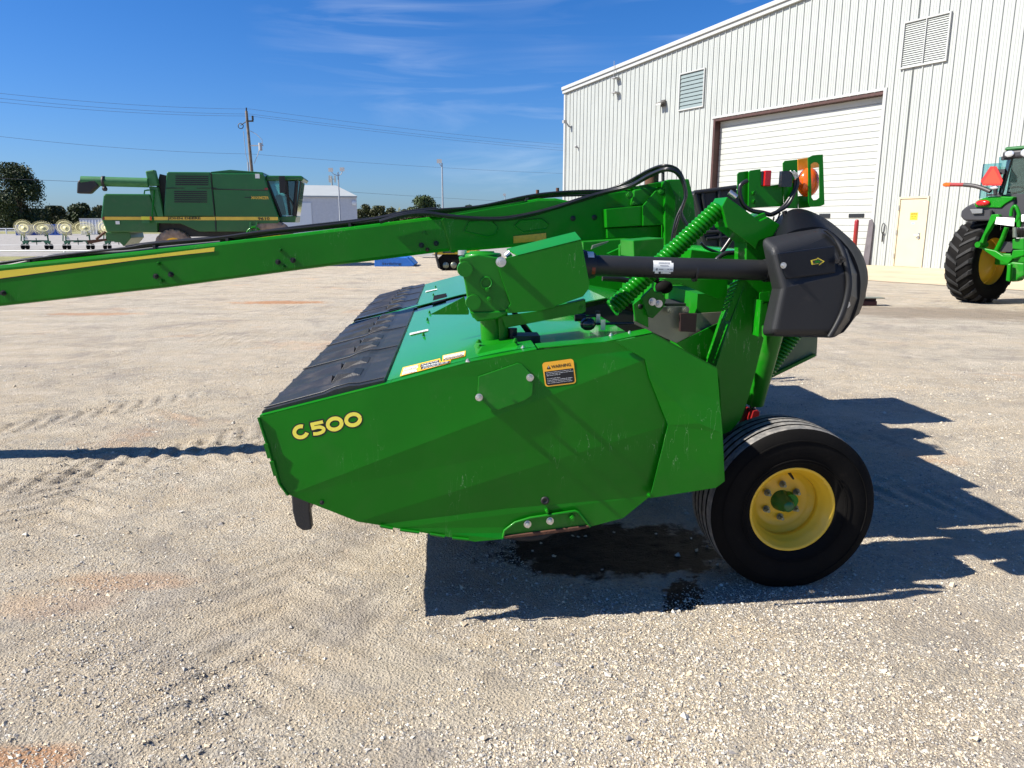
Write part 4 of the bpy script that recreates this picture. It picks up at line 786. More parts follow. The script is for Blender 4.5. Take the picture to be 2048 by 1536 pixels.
# slotted guard plate
o_=[(1706,130),(1720,114),(1813,103),(1825,480),(1724,492),(1708,480)]; i_=[(1724,178),(1740,164),(1776,162),(1788,180),(1790,420),(1778,436),(1742,440),(1730,428)]
mb=MB(); O_=[mv(*z5(x,y),lv_-.05) for x,y in o_]; I_=[mv(*z5(x,y),lv_-.05) for x,y in i_]
def ringplate(mb,A,B,off):
    # slot plate: bridge outer loop (coarse) to inner loop by nearest index
    m_=24
    def res(P):
        n=len(P); L_=[0]
        for i in range(n): L_.append(L_[-1]+(P[(i+1)%n]-P[i]).length)
        o=[]
        for k in range(m_):
            s=L_[-1]*k/m_
            for i in range(n):
                if L_[i]<=s<=L_[i+1]: o.append(P[i].lerp(P[(i+1)%n],(s-L_[i])/max(1e-9,L_[i+1]-L_[i]))); break
        return o
    a_,b_=res(A),res(B); off=Vector(off)
    mb.loft([a_,b_,[p+off for p in b_],[p+off for p in a_]],False,False,True)
ringplate(mb,O_,I_,(0,.006,0)); mb.build('lamp_guard',GREEN,lb_)
mb=MB(); p=mv(*z5(1705,310),lv_-.0); mb.ball(p,.066,(.78,.62,1.0),12); mb.cyl(p+Vector((-.10,.03,.0)),p+Vector((-.02,0,0)),.03); mb.build('amber_lamp',AMBER,lb_)
mb=MB(); p=mv(*z5(1398,282),lv_+.0); mb.box((p.x-.016,p.y-.02,p.z-.035),(p.x+.016,p.y+.04,p.z+.035)); mb.build('tail_lamp',REDL,lb_,bevel=.004)
mp_([(1365,228),(1380,228),(1380,330),(1365,330)],lv_-.01,.04,'lamp_base',BLACK,lb_)
for q in ((1307,388),(1311,450)): bolt(lb_,mv(*z5(*q),lv_-.002),.010,.014,GREENP)
mb=MB(); mb.nxt(); mb.tube(catmull([mv(*z5(x,y),lv_-.03) for x,y in ((1610,290),(1605,360),(1560,440),(1510,500),(1440,545),(1370,530),(1290,515),(1230,470),(1205,390),(1212,330),(1262,296))]),.010,8)
mb.nxt(); mb.nxt(); mb.tube(catmull([mv(*z5(x,y),lv_-.04) for x,y in ((1600,240),(1630,300),(1600,400),(1540,490),(1440,540))]),.008,8)
mb.nxt(); mb.nxt(); mb.tube(catmull([mv(*z5(x,y),lv_-.04) for x,y in ((1500,530),(1480,580),(1450,605),(1455,560))]),.004,6); mb.nxt(); mb.tube(catmull([mv(*z5(x,y),lv_-.06) for x,y in ((1530,520),(1545,580),(1550,640),(1562,668))]),[.012]*9+[.014]*10,8) 
mb.nxt(); mb.nxt(); mb.tube(catmull([mv(*z5(x,y),lv_+.2) for x,y in ((1145,715),(1100,780),(1070,820))]),.012,8); mb.nxt(); mb.tube(catmull([mv(*z5(x,y),lv_+.15) for x,y in ((1250,730),(1190,815),(1100,830),(1040,870),(1025,900))]),.012,8)
mb.nxt(); mb.nxt(); mb.tube(catmull([mv(*z5(x,y),.9) for x,y in ((920,750),(960,790),(1060,830))]),.008,8)
mb.nxt(); mb.nxt(); mb.tube(catmull([mv(*z5(x,y),.6) for x,y in ((200,1010),(330,1018),(430,1040))]),.014,8)
mb.parts('wiring_harness',HOSE,lb_)
mb=MB(); p=mv(*z5(1560,260),lv_-.05); mb.box((p.x-.03,p.y,p.z-.05),(p.x+.02,p.y+.03,p.z+.02)); mb.build('connector',BLACK,lb_)
mb=MB(); 
for k in range(6):
    x=1575+k*9; mb.tube([mv(*z5(x,225+(k%3)*8),lv_-.06),mv(*z5(x+14,240+k*5),lv_-.05),mv(*z5(1612,285),lv_-.04)],.0025,5)
mb.build('connector_wires',WHITEL,lb_)
# --- far black covers seen behind
mb=MB(); fc=[(1384,386),(1400,381),(1466,371),(1492,392),(1500,470),(1480,512),(1410,520),(1396,450)]
mb.prism([mv(x,y,2.9) for x,y in fc],(0,.9,0)); fco=mb.build('far_gearbox_cover',BLACKP,mo,bevel=.03,segs=3)
mb=MB()
for qa,qb in (((880,395),(930,590)),((930,390),(960,600)),((1050,370),(1070,560)),((870,385),(1180,345)),((930,675),(1120,665)),((1055,640),(1065,800)),((960,720),(1130,705))): mb.nxt(); mb.tube([mv(*z5(*qa),2.89),mv(*z5(*qb),2.89)],.018,6)
mb.parts('cover_rib',BLACKP,fco)
# --- tongue
TV=2.5
tg=[(-80,541),(0,530.5),(280,502),(600,466),(858,434),(918,432),(924,501),(882,503.5),(600,539.5),(330,577),(0,613),(-80,623)]
tg=[(-1400,700),(0,530.5),(280,502),(600,466),(858,434),(918,429),(924,501),(882,504),(600,540),(330,576),(0,613),(-1400,768)]
def tprism(pts,v,dv,name,par,m=GREEN,bev=.0):
    b=MB(); b.prism([mv(x,y,v) for x,y in pts],(0,dv,0)); return b.build(name,m,par,bevel=bev)
tb=tprism(tg,TV,.20,'tongue',mo,GREEN,.022)
t2=[(880,436),(905,426),(1054,401),(1075,397),(1110,396),(1140,402),(1205,384),(1332,370),(1335,478),(1212,486),(1120,487),(922,503),(900,506)]
tr=tprism(t2,TV-.012,.22,'tongue_rear',mo,GREEN,.018)
tprism([(858,434),(891,428),(1054,401),(1040,406),(920,431)],TV-.01,.22,'tongue_top_plate',tr)
# bulged plate with pressed pockets
for nm,pts in (('pocket',[(1225,680),(1260,610),(1420,600),(1470,650),(1455,700),(1400,720)]),('pocket',[(1600,640),(1640,600),(1800,590),(1850,630),(1830,660),(1660,685)])):
    b=MB(); P=[mv(*z3(x,y),TV-.014) for x,y in pts]; cc=sum(P,Vector())/len(P); In=[p.lerp(cc,.14)+Vector((0,.012,0)) for p in P]
    b.loft([[p+Vector((0,-.006,0)) for p in P],In],True); b.tube([p+Vector((0,-.004,0)) for p in P+[P[0]]],.006,6); b.build(nm,GREEN,tr)
tprism([(1027,472.5),(1092,466),(1093,480.5),(1027,486.5)],TV-.02,.004,'reflector',tr,REFL)
tprism([z5(225,505),z5(497,480),z5(497,625),z5(232,642)],TV-.12,.1,'tongue_box',tr,GREEN,.004)
tprism([z5(497,480),z5(590,370),z5(660,360),z5(660,620),z5(497,628)],TV-.16,.02,'tongue_bracket',tr,GREEN,.004)
tprism([z5(232,645),z5(660,625),z5(655,705),z5(235,722)],TV-.06,.1,'tongue_lower_box',tr,GREEN,.006)
tprism([z5(400,345),z5(600,310),z5(655,305),z5(655,345),z5(430,365)],TV-.05,.25,'pivot_plate',tr,GREEN,.004)
for q in ((395,403),(630,378)): bolt(tr,mv(*z5(*q),TV-.17),.022,.02,GREENP)
for q in ((1146,437),(1189,435)):
    b=MB(); b.lathe(mv(*q,TV-.018),(0,-1,0),[(.001,.001),(.019,.001),(.020,0)],20); b.build('hole',INK,tr)
tprism([z5(430,365),z5(500,350),z5(610,345),z5(600,400),z5(500,480),z5(420,480)],TV-.08,.2,'pivot_link',tr,GREENP,.01)
b=MB(); p=mv(*z5(560,330),TV+.1); b.cyl(p+Vector((0,0,-.12)),p+Vector((0,0,.09)),.05,n=16); b.cyl(p+Vector((0,0,.06)),p+Vector((0,0,.10)),.035,n=6); b.build('pivot_pin',RUST,tr)
# pivot tower
tw=tprism([(1329,366),(1336,359),(1378,358),(1388,400),(1394,470),(1396,540),(1330,540)],TV-.1,.28,'pivot_tower',mo,GREEN,.006)
tprism([(1330,362),(1338,361),(1352,395),(1350,440),(1354,520),(1330,520)],TV-.2,.1,'tower_web',tw,GREEN,.003)
b=MB(); b.cyl(mv(1300,470,2.6),mv(1300,540,2.6),.11,n=28); b.cyl(mv(1300,474,2.6),mv(1300,480,2.6),.125,n=28); b.build('swivel_base',GREENP,tw)
b=MB(); b.box((.3,2.35,1.24),(1.1,3.0,1.40)); b.build('swivel_mount',GREEN,mo,bevel=.01)
# stripe and bolts on the tongue
b=MB(); b.poly([mv(x,y,TV-.003) for x,y in ((-80,551),(0,542),(280,513),(429,494.5),(428,503),(375,508.5),(280,519),(0,557),(-80,567))]); b.build('yellow_stripe',YELD,tb)
b=MB(); b.poly([mv(x,y,TV-.0025) for x,y in ((-80,566),(0,556),(280,518),(375,508),(430,502.5),(430,504),(375,510),(280,520.5),(0,559),(-80,569))]); b.build('stripe_border',INK,tb)
for q,m_ in (((7,586),DARKM),((317.5,527),GREENP),((342,549),DARKM),((312,552.5),DARKM),((324,561.5),GREENP),((561,500),GREENP),((586,520.5),DARKM),((556,524),DARKM),((567,533),GREENP),((849,466.5),GREENP),((872.5,487),DARKM),((843,490.5),DARKM),((855,499.5),RUST)):
    bolt(tb,mv(*q,TV-.002),.015 if m_==DARKM else .012,.022,m_)
# hoses
def hpath(pts,v,jit=0): return catmull([mv(x+random.uniform(-jit,jit),y+random.uniform(-jit,jit)*.4,v-.42*min(1,max(0,(x-1240)/90))) for x,y in pts],5)
run=[(-80,541),(0,530),(60,521),(150,510),(253,500),(300,492),(400,483),(444,479),(520,469),(600,459),(700,449),(760,441),(808,430),(870,423),(960,416),(1054,396),(1110,389),(1170,386),(1215,384),(1255,368),(1295,345),(1328,335),(1352,343),(1366,368),(1368,400),(1354,440),(1346,480),(1342,520)]
run2=[(760,443),(808,430),(850,426),(900,432),(960,437),(1010,437),(1060,428),(1110,415),(1160,399),(1210,384),(1260,372),(1300,350),(1335,338),(1360,352),(1372,390),(1362,425),(1376,455),(1384,475)]
run3=[(-80,534),(0,533),(60,522),(100,511),(140,507),(190,505),(250,503),(330,495),(440,485)]
b=MB()
for k in range(4): b.tube(hpath([(x,y+k*2.5-4) for x,y in run],TV+.03+k*.035,3.0),.0085,7); b.nxt()
b.tube(hpath([(x,y-3) for x,y in run[:14]],TV+.10,3),.009,7); b.nxt(); b.tube(hpath([(x,y-6) for x,y in run[4:14]],TV+.07,4),.008,7)
for k in range(3): b.nxt(); b.tube(hpath([(x,y+k*2.4-2) for x,y in run2],TV-.035-k*.02 if k<2 else TV-.02,1.4),.0085,7)
b.parts('hydraulic_hose',HOSE,tb)
b=MB(); b.tube(hpath(run3,TV+.05,1),.011,7); b.build('grey_cable',mat('grey_cable_sheath',(.12,.125,.13),.4,var=.1),tb)
b=MB()
for q in ((60,521),(310,493),(455,478),(700,449),(806,431),(1054,398),(1328,337)): p=mv(*q,TV+.04); p=p+Vector((0,.06,0)); b.nxt(); b.obox(p+Vector((0,0,-.006)),(.009,0,0),(0,.08,0),(0,0,.016)); b.cyl(p+Vector((0,0,.005)),p+Vector((0,0,.022)),.005,n=6)
b.parts('hose_clamp',DARKM,tb)
b=MB()
for q in ((1075,391),(1115,387)): p=mv(*q,TV+.1); b.cyl(p,p+Vector((0,0,.04)),.012,n=8)
b.tube([mv(1060,394,TV+.1),mv(1120,388,TV+.1)],.008,6); b.build('hose_support',RUST,tr)
b=MB(); b.cyl(mv(1326,372,TV-.02),mv(1326,340,TV-.02),.012,n=8); b.box((mv(1326,340,TV).x-.03,TV-.06,mv(1326,343,TV).z),(mv(1326,340,TV).x+.03,TV+.0,mv(1326,335,TV).z)); b.build('hose_stand',DARKM,tw)
# --- wheels
def tyre_mesh(R_,W,ri,grooves=4,n=72):
    b=MB(); h=W/2; g=[]
    side=[(ri,-h*.80),(ri+.012,-h*.92),(ri+.05,-h*1.0),(ri+(R_-ri)*.45,-h*1.08),(ri+(R_-ri)*.7,-h*1.06),(R_*.955,-h*.98)]
    tr_=[(R_*.985,-h*.90)]
    xs_=np.linspace(-h*.86,h*.86,grooves*4+3)
    cur=-h*.86; st=(2*h*.86)/(grooves+1)
    for k in range(grooves+1):
        x0=-h*.86+k*st; x1=x0+st; gw=.016
        crown=lambda x:R_*(1-.018*(x/h)**2)
        tr_+= [(crown(x0+ (gw/2 if k else 0)),x0+(gw/2 if k else 0)),(crown((x0+x1)/2),(x0+x1)/2),(crown(x1-(gw/2 if k<grooves else 0)),x1-(gw/2 if k<grooves else 0))]
        if k<grooves: tr_+= [(crown(x1)-.012,x1-gw/2+.001),(crown(x1)-.012,x1+gw/2-.001)]
    tr_+=[(R_*.985,h*.90)]
    oth=[(r,-x) for r,x in side[::-1]]
    def lath(p,mi): b.m=mi; b.lathe((0,0,0),(0,1,0),p,n,True)
    lath(side+[tr_[0]],0); seg=[tr_[0]]; i=1
    while i<len(tr_):
        if i+1<len(tr_) and tr_[i+1][0]-tr_[i][0]<-.005 : pass
        d_=tr_[i][0]-tr_[i-1][0]
        lath([tr_[i-1],tr_[i]],0 if (abs(d_)>.008 and 2<i<len(tr_)-2) or (tr_[i][1]-tr_[i-1][1]<.0121 and abs(d_)<1e-6) else 1); i+=1  # groove faces take the darker rubber, painting in their shade
    lath([tr_[-1]]+oth,0)
    for r_ in (.60,.63,.86): b.lathe((0,0,0),(0,1,0),[(R_*r_-.002,-h*1.065),(R_*r_,-h*1.075-.002),(R_*r_+.002,-h*1.065)],n,True)
    return b
def rim_mesh(ri,h,n=56):
    b=MB(); b.lathe((0,0,0),(0,1,0),[(ri+.006,-h*.80),(ri+.012,-h*.86),(ri+.004,-h*.88),(ri-.008,-h*.84),(ri-.012,-h*.72),(ri-.026,-h*.68),(ri-.028,-h*.46),(ri-.040,-h*.42),(ri-.042,-h*.24),(ri-.036,-h*.20),(ri-.038,-h*.12),(ri-.058,-h*.08),(ri-.062,-h*.0),(ri-.078,h*.04),(ri-.10,h*.06),(.075,.0),(.06,-.004),(.001,-.004)],n,True); b.lathe((0,0,0),(0,1,0),[(ri-.03,-h*.2),(ri-.03,h*.8),(ri+.01,h*.86)],n,True); return b
TYR,TYW,RI=.402,.30,.200
def mower_wheel(v,flip):
    e_=bpy.data.objects.new('wheel',None); COL.objects.link(e_); e_.parent=mo; e_.location=(1.342,v,TYR-.012); e_.rotation_euler=(0,0,math.pi if flip else 0)
    t_=tyre_mesh(TYR,TYW,RI).build('tyre',[RUB,TREAD],e_)
    for v_ in t_.data.vertices:     # sits flat under load
        if v_.co.z<-TYR+.014: v_.co.z=-TYR+.014
    rm=rim_mesh(RI,TYW/2).build('rim',YEL,e_)
    b=MB(); b.lathe((0,0,0),(0,-1,0),[(.052,0),(.050,.02),(.042,.03),(.040,.055),(.030,.06),(.028,.092),(.022,.10),(.001,.101)],28); b.build('hub',GREENF,e_)
    for k in range(6):
        a_=R(90+60*k); p=Vector((.084*math.cos(a_),-.006,.084*math.sin(a_))); b=MB(); b.cyl(p,p+Vector((0,-.004,0)),.017,n=16); b.cyl(p+Vector((0,-.004,0)),p+Vector((0,-.018,0)),.013,n=6); b.cyl(p+Vector((0,-.018,0)),p+Vector((0,-.034,0)),.008,n=10); b.build('wheel_nut',GREYM,e_)
    b=MB(); b.tube([(-.0,-.05,RI-.035),(.004,-.085,RI-.05),(.008,-.10,RI-.06)],[.008,.006,.004],8); b.build('valve_stem',DARKM,e_)
mower_wheel(.2+TYW/2,False); mower_wheel(4.55,True)
# ------------------------------------------------------------------ COMBINE
YC=31.0
c0=Vector((-13.0,YC,0)); CZR=R(10); CIm=(Matrix.Translation(c0)@Matrix.Rotation(CZR,4,'Z')).inverted()
def cq(x,y,off=0.0):
    x,y=z2(x,y); c=CIm@CAM; d=CIm.to_3x3()@ray(x,y); return c+d*((off-c.y)/d.y)
cb_=empty('combine_harvester',c0,CZR,'old green combine harvester with yellow stripe and folded unloading auger','combine')
def cp_(pts,dv,name,m=GREENF,par=cb_,off=0.0,bev=0.0):
    b=MB(); b.prism([cq(x,y,off=off) for x,y in pts],(0,dv,0)); return b.build(name,m,par,bevel=bev)
cp_([(272,778),(290,768),(655,770),(716,955),(716,1085),(300,1085),(252,962)],2.6,'rear_hood',off=.25,bev=.05)
cp_([(790,600),(797,588),(1150,590),(1163,730),(1192,955),(765,955),(780,715)],3.0,'engine_side_panel',bev=.04)
cp_([(1153,598),(1310,600),(1583,600),(1627,735),(1718,990),(1195,990)],3.0,'grain_tank_side',bev=.04)
cp_([(1150,588),(1310,571),(1580,592),(1583,600),(1150,600)],2.6,'tank_lid',off=.2,bev=.03)
cp_([(765,955),(1710,955),(1715,990),(1700,1010),(1540,1012),(1462,1078),(1058,1078),(905,1012),(690,1008),(715,955)],.5,'lower_side_panel',off=-.02,bev=.02)
cp_([(700,1000),(1540,1000),(1500,1120),(960,1120),(700,1080)],2.2,'chassis',DARKM,off=.5)
cp_([(290,1085),(490,1085),(500,1130),(440,1200),(405,1165),(300,1150)],1.8,'straw_chopper',off=.6,bev=.02)
cp_([(615,582),(688,570),(718,700),(640,704)],.35,'auger_elbow',mat('green_paint_faded',(.03,.16,.05),.6,var=.15),off=-.1,bev=.04)
cp_([(645,706),(715,712),(764,955),(716,955),(655,765)],.3,'auger_support',MATS['green_paint_faded'],off=-.05,bev=.03)
cp_([(735,605),(790,618),(778,955),(752,955),(708,712)],2.0,'dark_gap_box',INK,off=.4)  # black box standing in for the shade in the gap beside the panel
b=MB(); p0=cq(95,663,off=-.2); p1=cq(640,678,off=-.1); b.cyl(p0,p1,.185,n=20); ag=b.build('unloading_auger',MATS['green_paint_faded'],cb_)
cp_([(56,680),(66,655),(205,655),(232,700),(160,768),(52,765)],.34,'auger_spout',BLACKP,off=-.37,bev=.05)
b=MB(); p=cq(285,728,off=-.3); b.ball(p,.1,n=6); b.cyl(p,p+Vector((-.05,0,.25)),.04); b.build('work_light',DARKM,ag)
b=MB(); p=p0.lerp(p1,.33); b.lathe(p,(p1-p0),[(.19,-.05),(.21,-.05),(.21,.05),(.19,.05)],20); b.build('auger_band',DARKM,ag)
for (x0,x1,ys,nm) in ((865,1133,(622,640,657,674,691),0),(855,1122,(748,765,782,799,816,833),0)):
    b=MB()
    for y in ys: q0=cq(x0,y,off=-.01); q1=cq(x1,y-1,off=-.01); b.box((q0.x,-.03,q0.z-.028),(q1.x,.0,q0.z+.012))
    b.build('louvre',INK,cb_)
def strip(xa,xb,ya,yb,m=YELD,nm='yellow_stripe',off=-.03): q0=cq(xa,yb,off=off); q1=cq(xb,ya,off=off); b=MB(); b.box((q0.x,off-.005,q0.z),(q1.x,off+.005,q1.z)); return b.build(nm,m,cb_)
YF=mat('faded_yellow',(.75,.50,.06),.5,var=.08)
strip(283,600,957,982,YF,off=.2); strip(690,1188,958,984,YF); strip(1196,1703,958,984,YF); strip(268,284,958,982,REDP,'reflector',.2); strip(585,655,955,982,mat('safety_yellow',(.8,.75,.05),.5,var=.05),'marker_plate',-.06); strip(590,650,985,1008,MATS['green_paint_faded'],'marker_plate',-.06); strip(655,668,955,985,AMBER,'marker_lamp',-.08); strip(375,405,992,1018,WHITEL,'sticker',.2); strip(1518,1552,605,642,WHITEL,'sticker'); strip(1595,1620,720,736,REDP,'reflector'); strip(1430,1490,796,801,INK,'pinstripe')
def ctext(t,x0,x1,ybot,ytop,m,bold,nm,off=-.045):
    q0=cq(x0,ybot,off=off); q1=cq(x1,ytop,off=off); b=MB(); text_on(b,t,lambda x,y:(q0.x+x,off,q0.z+y),q1.x-q0.x,q1.z-q0.z,bold); b.build(nm,m,cb_)
ctext("JOHN DEERE",800,1070,984,959,INK,.03,'side_lettering'); ctext("9610",1540,1635,984,960,INK,.03,'side_lettering'); ctext("MAXIMIZER",1487,1628,812,789,YF,.02,'side_lettering',-.02)
# seams
for (xa,ya,xb,yb) in ((1155,600,1195,1075),(1165,730,1625,740)):
    b=MB(); b.tube([cq(xa,ya,off=-.005),cq(xb,yb,off=-.005)],.02,6); b.build('panel_gap',INK,cb_)
# cab
cp_([(1600,618),(1895,620),(1918,640),(1900,668),(1888,655),(1608,662)],2.2,'cab_roof',off=.3,bev=.05)
cp_([(1718,955),(1852,948),(1846,1002),(1730,1002),(1712,975)],1.9,'cab_floor',off=.4,bev=.03)
b=MB()
for pa,pb_,w_ in (((1612,660),(1728,955),.06),((1770,660),(1800,945),.05),((1858,665),(1835,950),.08),((1888,665),(1852,950),.03)):
    for off in (.4,2.3): b.nxt(); b.tube([cq(*pa,off=off),cq(*pb_,off=off)],w_,6)
b.parts('cab_frame',INK,cb_)
cp_([(1618,665),(1888,665),(1852,948),(1730,948)],.02,'cab_window',GLASS,off=.42); cp_([(1618,665),(1888,665),(1852,948),(1730,948)],.02,'cab_window',GLASS,off=2.3)
cp_([(1860,665),(1888,665),(1852,948),(1832,948)],1.9,'windscreen',mat('teal_glass',(.10,.30,.32),.05,coat=1,var=.1),off=.38)
cp_([(1680,780),(1722,770),(1745,850),(1765,940),(1700,940)],.5,'operator_seat',mat('seat_fabric',(.03,.04,.05),.8,var=.2),off=1.1,bev=.05)
cp_([(1745,670),(1860,670),(1838,945),(1790,945)],.04,'cab_shade_sheet',mat('cab_shade_dark',(.012,.02,.025),.6,var=.2),off=1.9)  # dark sheet added behind the glass so the cab inside looks shaded
b=MB(); p=cq(1740,692,off=-.1); b.obox(p,(.12,0,0),(0,.04,0),(0,0,.33)); b.tube([p+Vector((0,0,-.3)),p+Vector((.3,.3,-.7)),p+Vector((.45,.4,-1.3))],.02,6); b.build('mirror',INK,cb_,bevel=.03)
# rails, ladder
b=MB(); b.tube(catmull([cq(x,y,off=-.15) for x,y in ((1440,1120),(1460,1070),(1500,1045),(1540,1055),(1565,1085))]),.045,8); b.nxt(); b.tube([cq(x,y,off=-.1) for x,y in ((608,770),(612,742),(640,738),(690,738),(672,955))],.03,6); b.parts('handrail',GREEN,cb_)
b=MB()
for xx in (1480,1530): b.tube([cq(xx,1000,off=-.25),cq(xx-12,1190,off=-.3)],.03,6)
for yy in (1030,1070,1110,1150): b.tube([cq(1478,yy,off=-.26),cq(1528,yy,off=-.26)],.03,6)
b.build('ladder',GREENF,cb_)
for xx in (735,1000): b=MB(); b.tube([cq(xx+40,722,off=-.02),cq(xx+200,722,off=-.02)],.012,5); b.build('panel_gap',INK,cb_)
b=MB(); b.tube([cq(1195,985,off=-.03),cq(1197,1075,off=-.03)],.02,5); b.build('panel_gap',INK,cb_)
b=MB(); b.prism([cq(x,y,off=.6) for x,y in ((130,1150),(295,1135),(295,1150),(150,1178))],(0,.3,0)); b.tube([cq(x,y,off=.6) for x,y in ((215,1140),(290,1080))],.05,6); b.build('hitch_bar',RUST,cb_)
MUD=mat('mud_caked_rubber',(.30,.22,.17),.95,var=.3,vscale=5,bump=.02,bscale=12)
def lug_tyre(R_,W,n=22,lugh=.06,mat_=(RUB,RUB),rim=YEL,ri=None,axis_=(0,1,0)):
    ri=ri or R_*.55; b=MB(); h=W/2
    b.lathe((0,0,0),(0,1,0),[(ri,-h*.8),(ri+.05,-h*.95),((ri+R_)/2,-h*1.03),(R_*.93,-h*.93),(R_*.965,-h*.7),(R_*.975,0),(R_*.965,h*.7),(R_*.93,h*.93),((ri+R_)/2,h*1.03),(ri+.05,h*.95),(ri,h*.8)],64,True)
    b.m=1
    for k in range(n):
        for sg_ in (-1,1):
            a0=2*math.pi*(k+(.5 if sg_>0 else 0))/n; secs=[]
            for t,da,hh in ((-.03,.19,1.0),(.25,.12,1.0),(.55,.05,1.0),(.86,-.03,.985),(1.0,-.05,.93)):
                y=sg_*t*h; wv=(.035+.018*t)/R_; ring=[]
                for rr_,dd in ((R_*.95*hh,-wv*1.3),(R_*hh+.0,-wv*.8),(R_*hh+.0,wv*.8),(R_*.95*hh,wv*1.3)):
                    an=a0+da*1.0+dd; ring.append(Vector((rr_*math.cos(an),y,rr_*math.sin(an))))
                secs.append(ring)
            b.loft(secs)
    return b
def combine_wheel(x,y,r,W,m,yy):
    p=cq(x,y,off=yy); e_=bpy.data.objects.new('wheel',None); COL.objects.link(e_); e_.parent=cb_; e_.location=(p.x,yy,r-.02)
    lug_tyre(r,W,20).build('tyre',[m,m],e_); b=MB(); b.lathe((0,0,0),(0,1,0),[(r*.55,-W*.4),(r*.5,-W*.38),(r*.48,-.05),(r*.2,-.02),(.001,-.05)],40); b.build('rim',YEL,e_)
combine_wheel(860,1210,.78,.45,MUD,.5); combine_wheel(860,1210,.78,.45,MUD,2.6)
combine_wheel(1650,1190,.98,.6,MUD,.3); combine_wheel(1650,1190,.98,.6,MUD,2.5)
# ------------------------------------------------------------------ TRACTOR (rear, partly out of frame)
ta=Vector((.47,-.883,0)).normalized(); tO=gnd(1952,604); TRZ=math.atan2(ta.y,ta.x)   # local x = right, y = forward
tr_=empty('tractor',(tO.x,tO.y,0),TRZ,'green and black tractor with yellow wheels seen from behind beside the building','tractor')
TR=.93
def twheel(x,y,r,W,front=False):
    e_=bpy.data.objects.new('wheel',None); COL.objects.link(e_); e_.parent=tr_; e_.location=(x,y,r-.015); e_.rotation_euler=(0,0,math.pi/2)
    lug_tyre(r,W,22).build('tyre',[RUB,mat('lug_rubber',(.018,.018,.018),.7,var=.3,vscale=6,dirt=(.12,.11,.10),dirt_amt=.35,spec=.3)],e_)
    b=MB(); s_=-1 if x<1 else 1; h=W/2
    b.lathe((0,0,0),(0,1,0),[(r*.57,-h*.82),(r*.6,-h*.86),(r*.56,-h*.8),(r*.54,-h*.4),(r*.5,0),(r*.54,h*.4),(r*.56,h*.8),(r*.6,h*.86),(r*.57,h*.82)],48); b.lathe((0,s_*h*.25,0),(0,1,0),[(r*.52,.0),(r*.42,.05*s_),(r*.2,.05*s_),(.001,.05*s_)],40); b.build('rim',YEL,e_)
twheel(0,0,TR,.60); twheel(2.5,0,TR,.60); twheel(.55,2.85,.68,.45); twheel(2.3,2.85,.68,.45)
BP=mat('dark_grey_fender',(.028,.028,.032),.5,var=.15)
TI=(Matrix.Translation(tr_.location)@Matrix.Rotation(TRZ,4,'Z')).inverted(); zt_=Z(1860,280,4.266)
def tp(x,y,yl):
    x,y=zt_(x,y); c=TI@CAM; d=TI.to_3x3()@ray(x,y); return c+d*((yl-c.y)/d.y)
def tpr(pts,yl,dy,name,m,par=None,bev=.01,dz=0,segs=2):
    b=MB(); b.prism([tp(x,y,yl) for x,y in pts],(0,dy,dz)); return b.build(name,m,par or tr_,bevel=bev,segs=segs)
tpr([(256,655),(262,605),(300,572),(345,548),(385,534),(400,560),(600,560),(640,530),(714,500),(716,690),(560,690),(480,692),(290,691)],-.78,1.2,'fender',BP,bev=.05,segs=4,dz=.05)
tpr([(378,545),(396,518),(440,500),(500,484),(560,479),(714,486),(700,510),(640,545),(600,580),(385,573)],-.82,.9,'fender_cap',GREEN,bev=.02,dz=.05,segs=3)
fender_far=MB(); fender_far.box((1.95,-.9,1.75),(2.6,.5,1.95)); fender_far.build('fender',BP,tr_,bevel=.08)
b=MB(); b.ball(tp(450,537,-.85),.15,(1,.35,.42),8); b.build('tail_lamp',REDL,tr_)
tpr([(338,590),(447,588),(445,626),(360,630)],-.84,.06,'fender_lamp',mat('grey_lens',(.16,.165,.17),.2,var=.1),bev=.01)
# body, hood, cab
b=MB(); b.box((1.0,-.5,.62),(1.8,1.2,1.25)); b.box((1.15,1.0,.7),(1.6,3.1,1.1)); b.box((.35,-.12,.85),(2.0,.12,1.1)); b.build('transmission',GREENP,tr_,bevel=.03)
b=MB(); b.prism([(1.0,1.1,1.2),(1.0,3.6,1.15),(1.0,3.6,1.8),(1.0,1.1,2.1)],(.85,0,0)); b.build('hood',GREEN,tr_,bevel=.08,segs=3)
cabx0,cabx1=tp(690,150,-.75).x,tp(690,150,-.75).x+1.55; CZ=tp(690,150,-.75).z; BZ=tp(620,465,-.75).z
b=MB(); b.box((cabx0-.10,-.85,CZ+.13),(cabx1+.05,1.35,CZ+.21)); cr=b.build('cab_roof',GREENF,tr_,bevel=.06,segs=3)
b=MB(); b.box((cabx0-.10,-.90,CZ-.02),(cabx1+.08,1.36,CZ+.125)); cr2=b.build('cab_roof_rail',BP,tr_,bevel=.04,segs=2)
for x in (cabx0+.06,cabx0+.40,cabx1-.4,cabx1-.06):
    b=MB(); b.ball((x,-.92,CZ+.06),.085 if x<cabx0+.1 or x>cabx1-.1 else .12,(1.1,.4,.75),8); b.build('work_lamp',mat('clear_lens',(.7,.72,.75),.15,var=.1,metal=.5),tr_)
b=MB()
for x in (cabx0,cabx1):
    sx_=-.10 if x<1 else .10
    b.tube([(x+sx_*1.5,-.68,BZ),(x,-.75,CZ)],.05,8); b.tube([(x+sx_,1.1,1.4),(x,1.2,CZ)],.045,8); b.tube([(x+sx_,.35,1.5),(x,.35,CZ)],.035,8)
b.box((cabx0-.12,-.70,BZ-.5),(cabx1+.12,-.60,BZ)); b.box((cabx0-.12,-.6,1.15),(cabx1+.12,1.2,1.35)); b.build('cab_frame',BP,tr_)
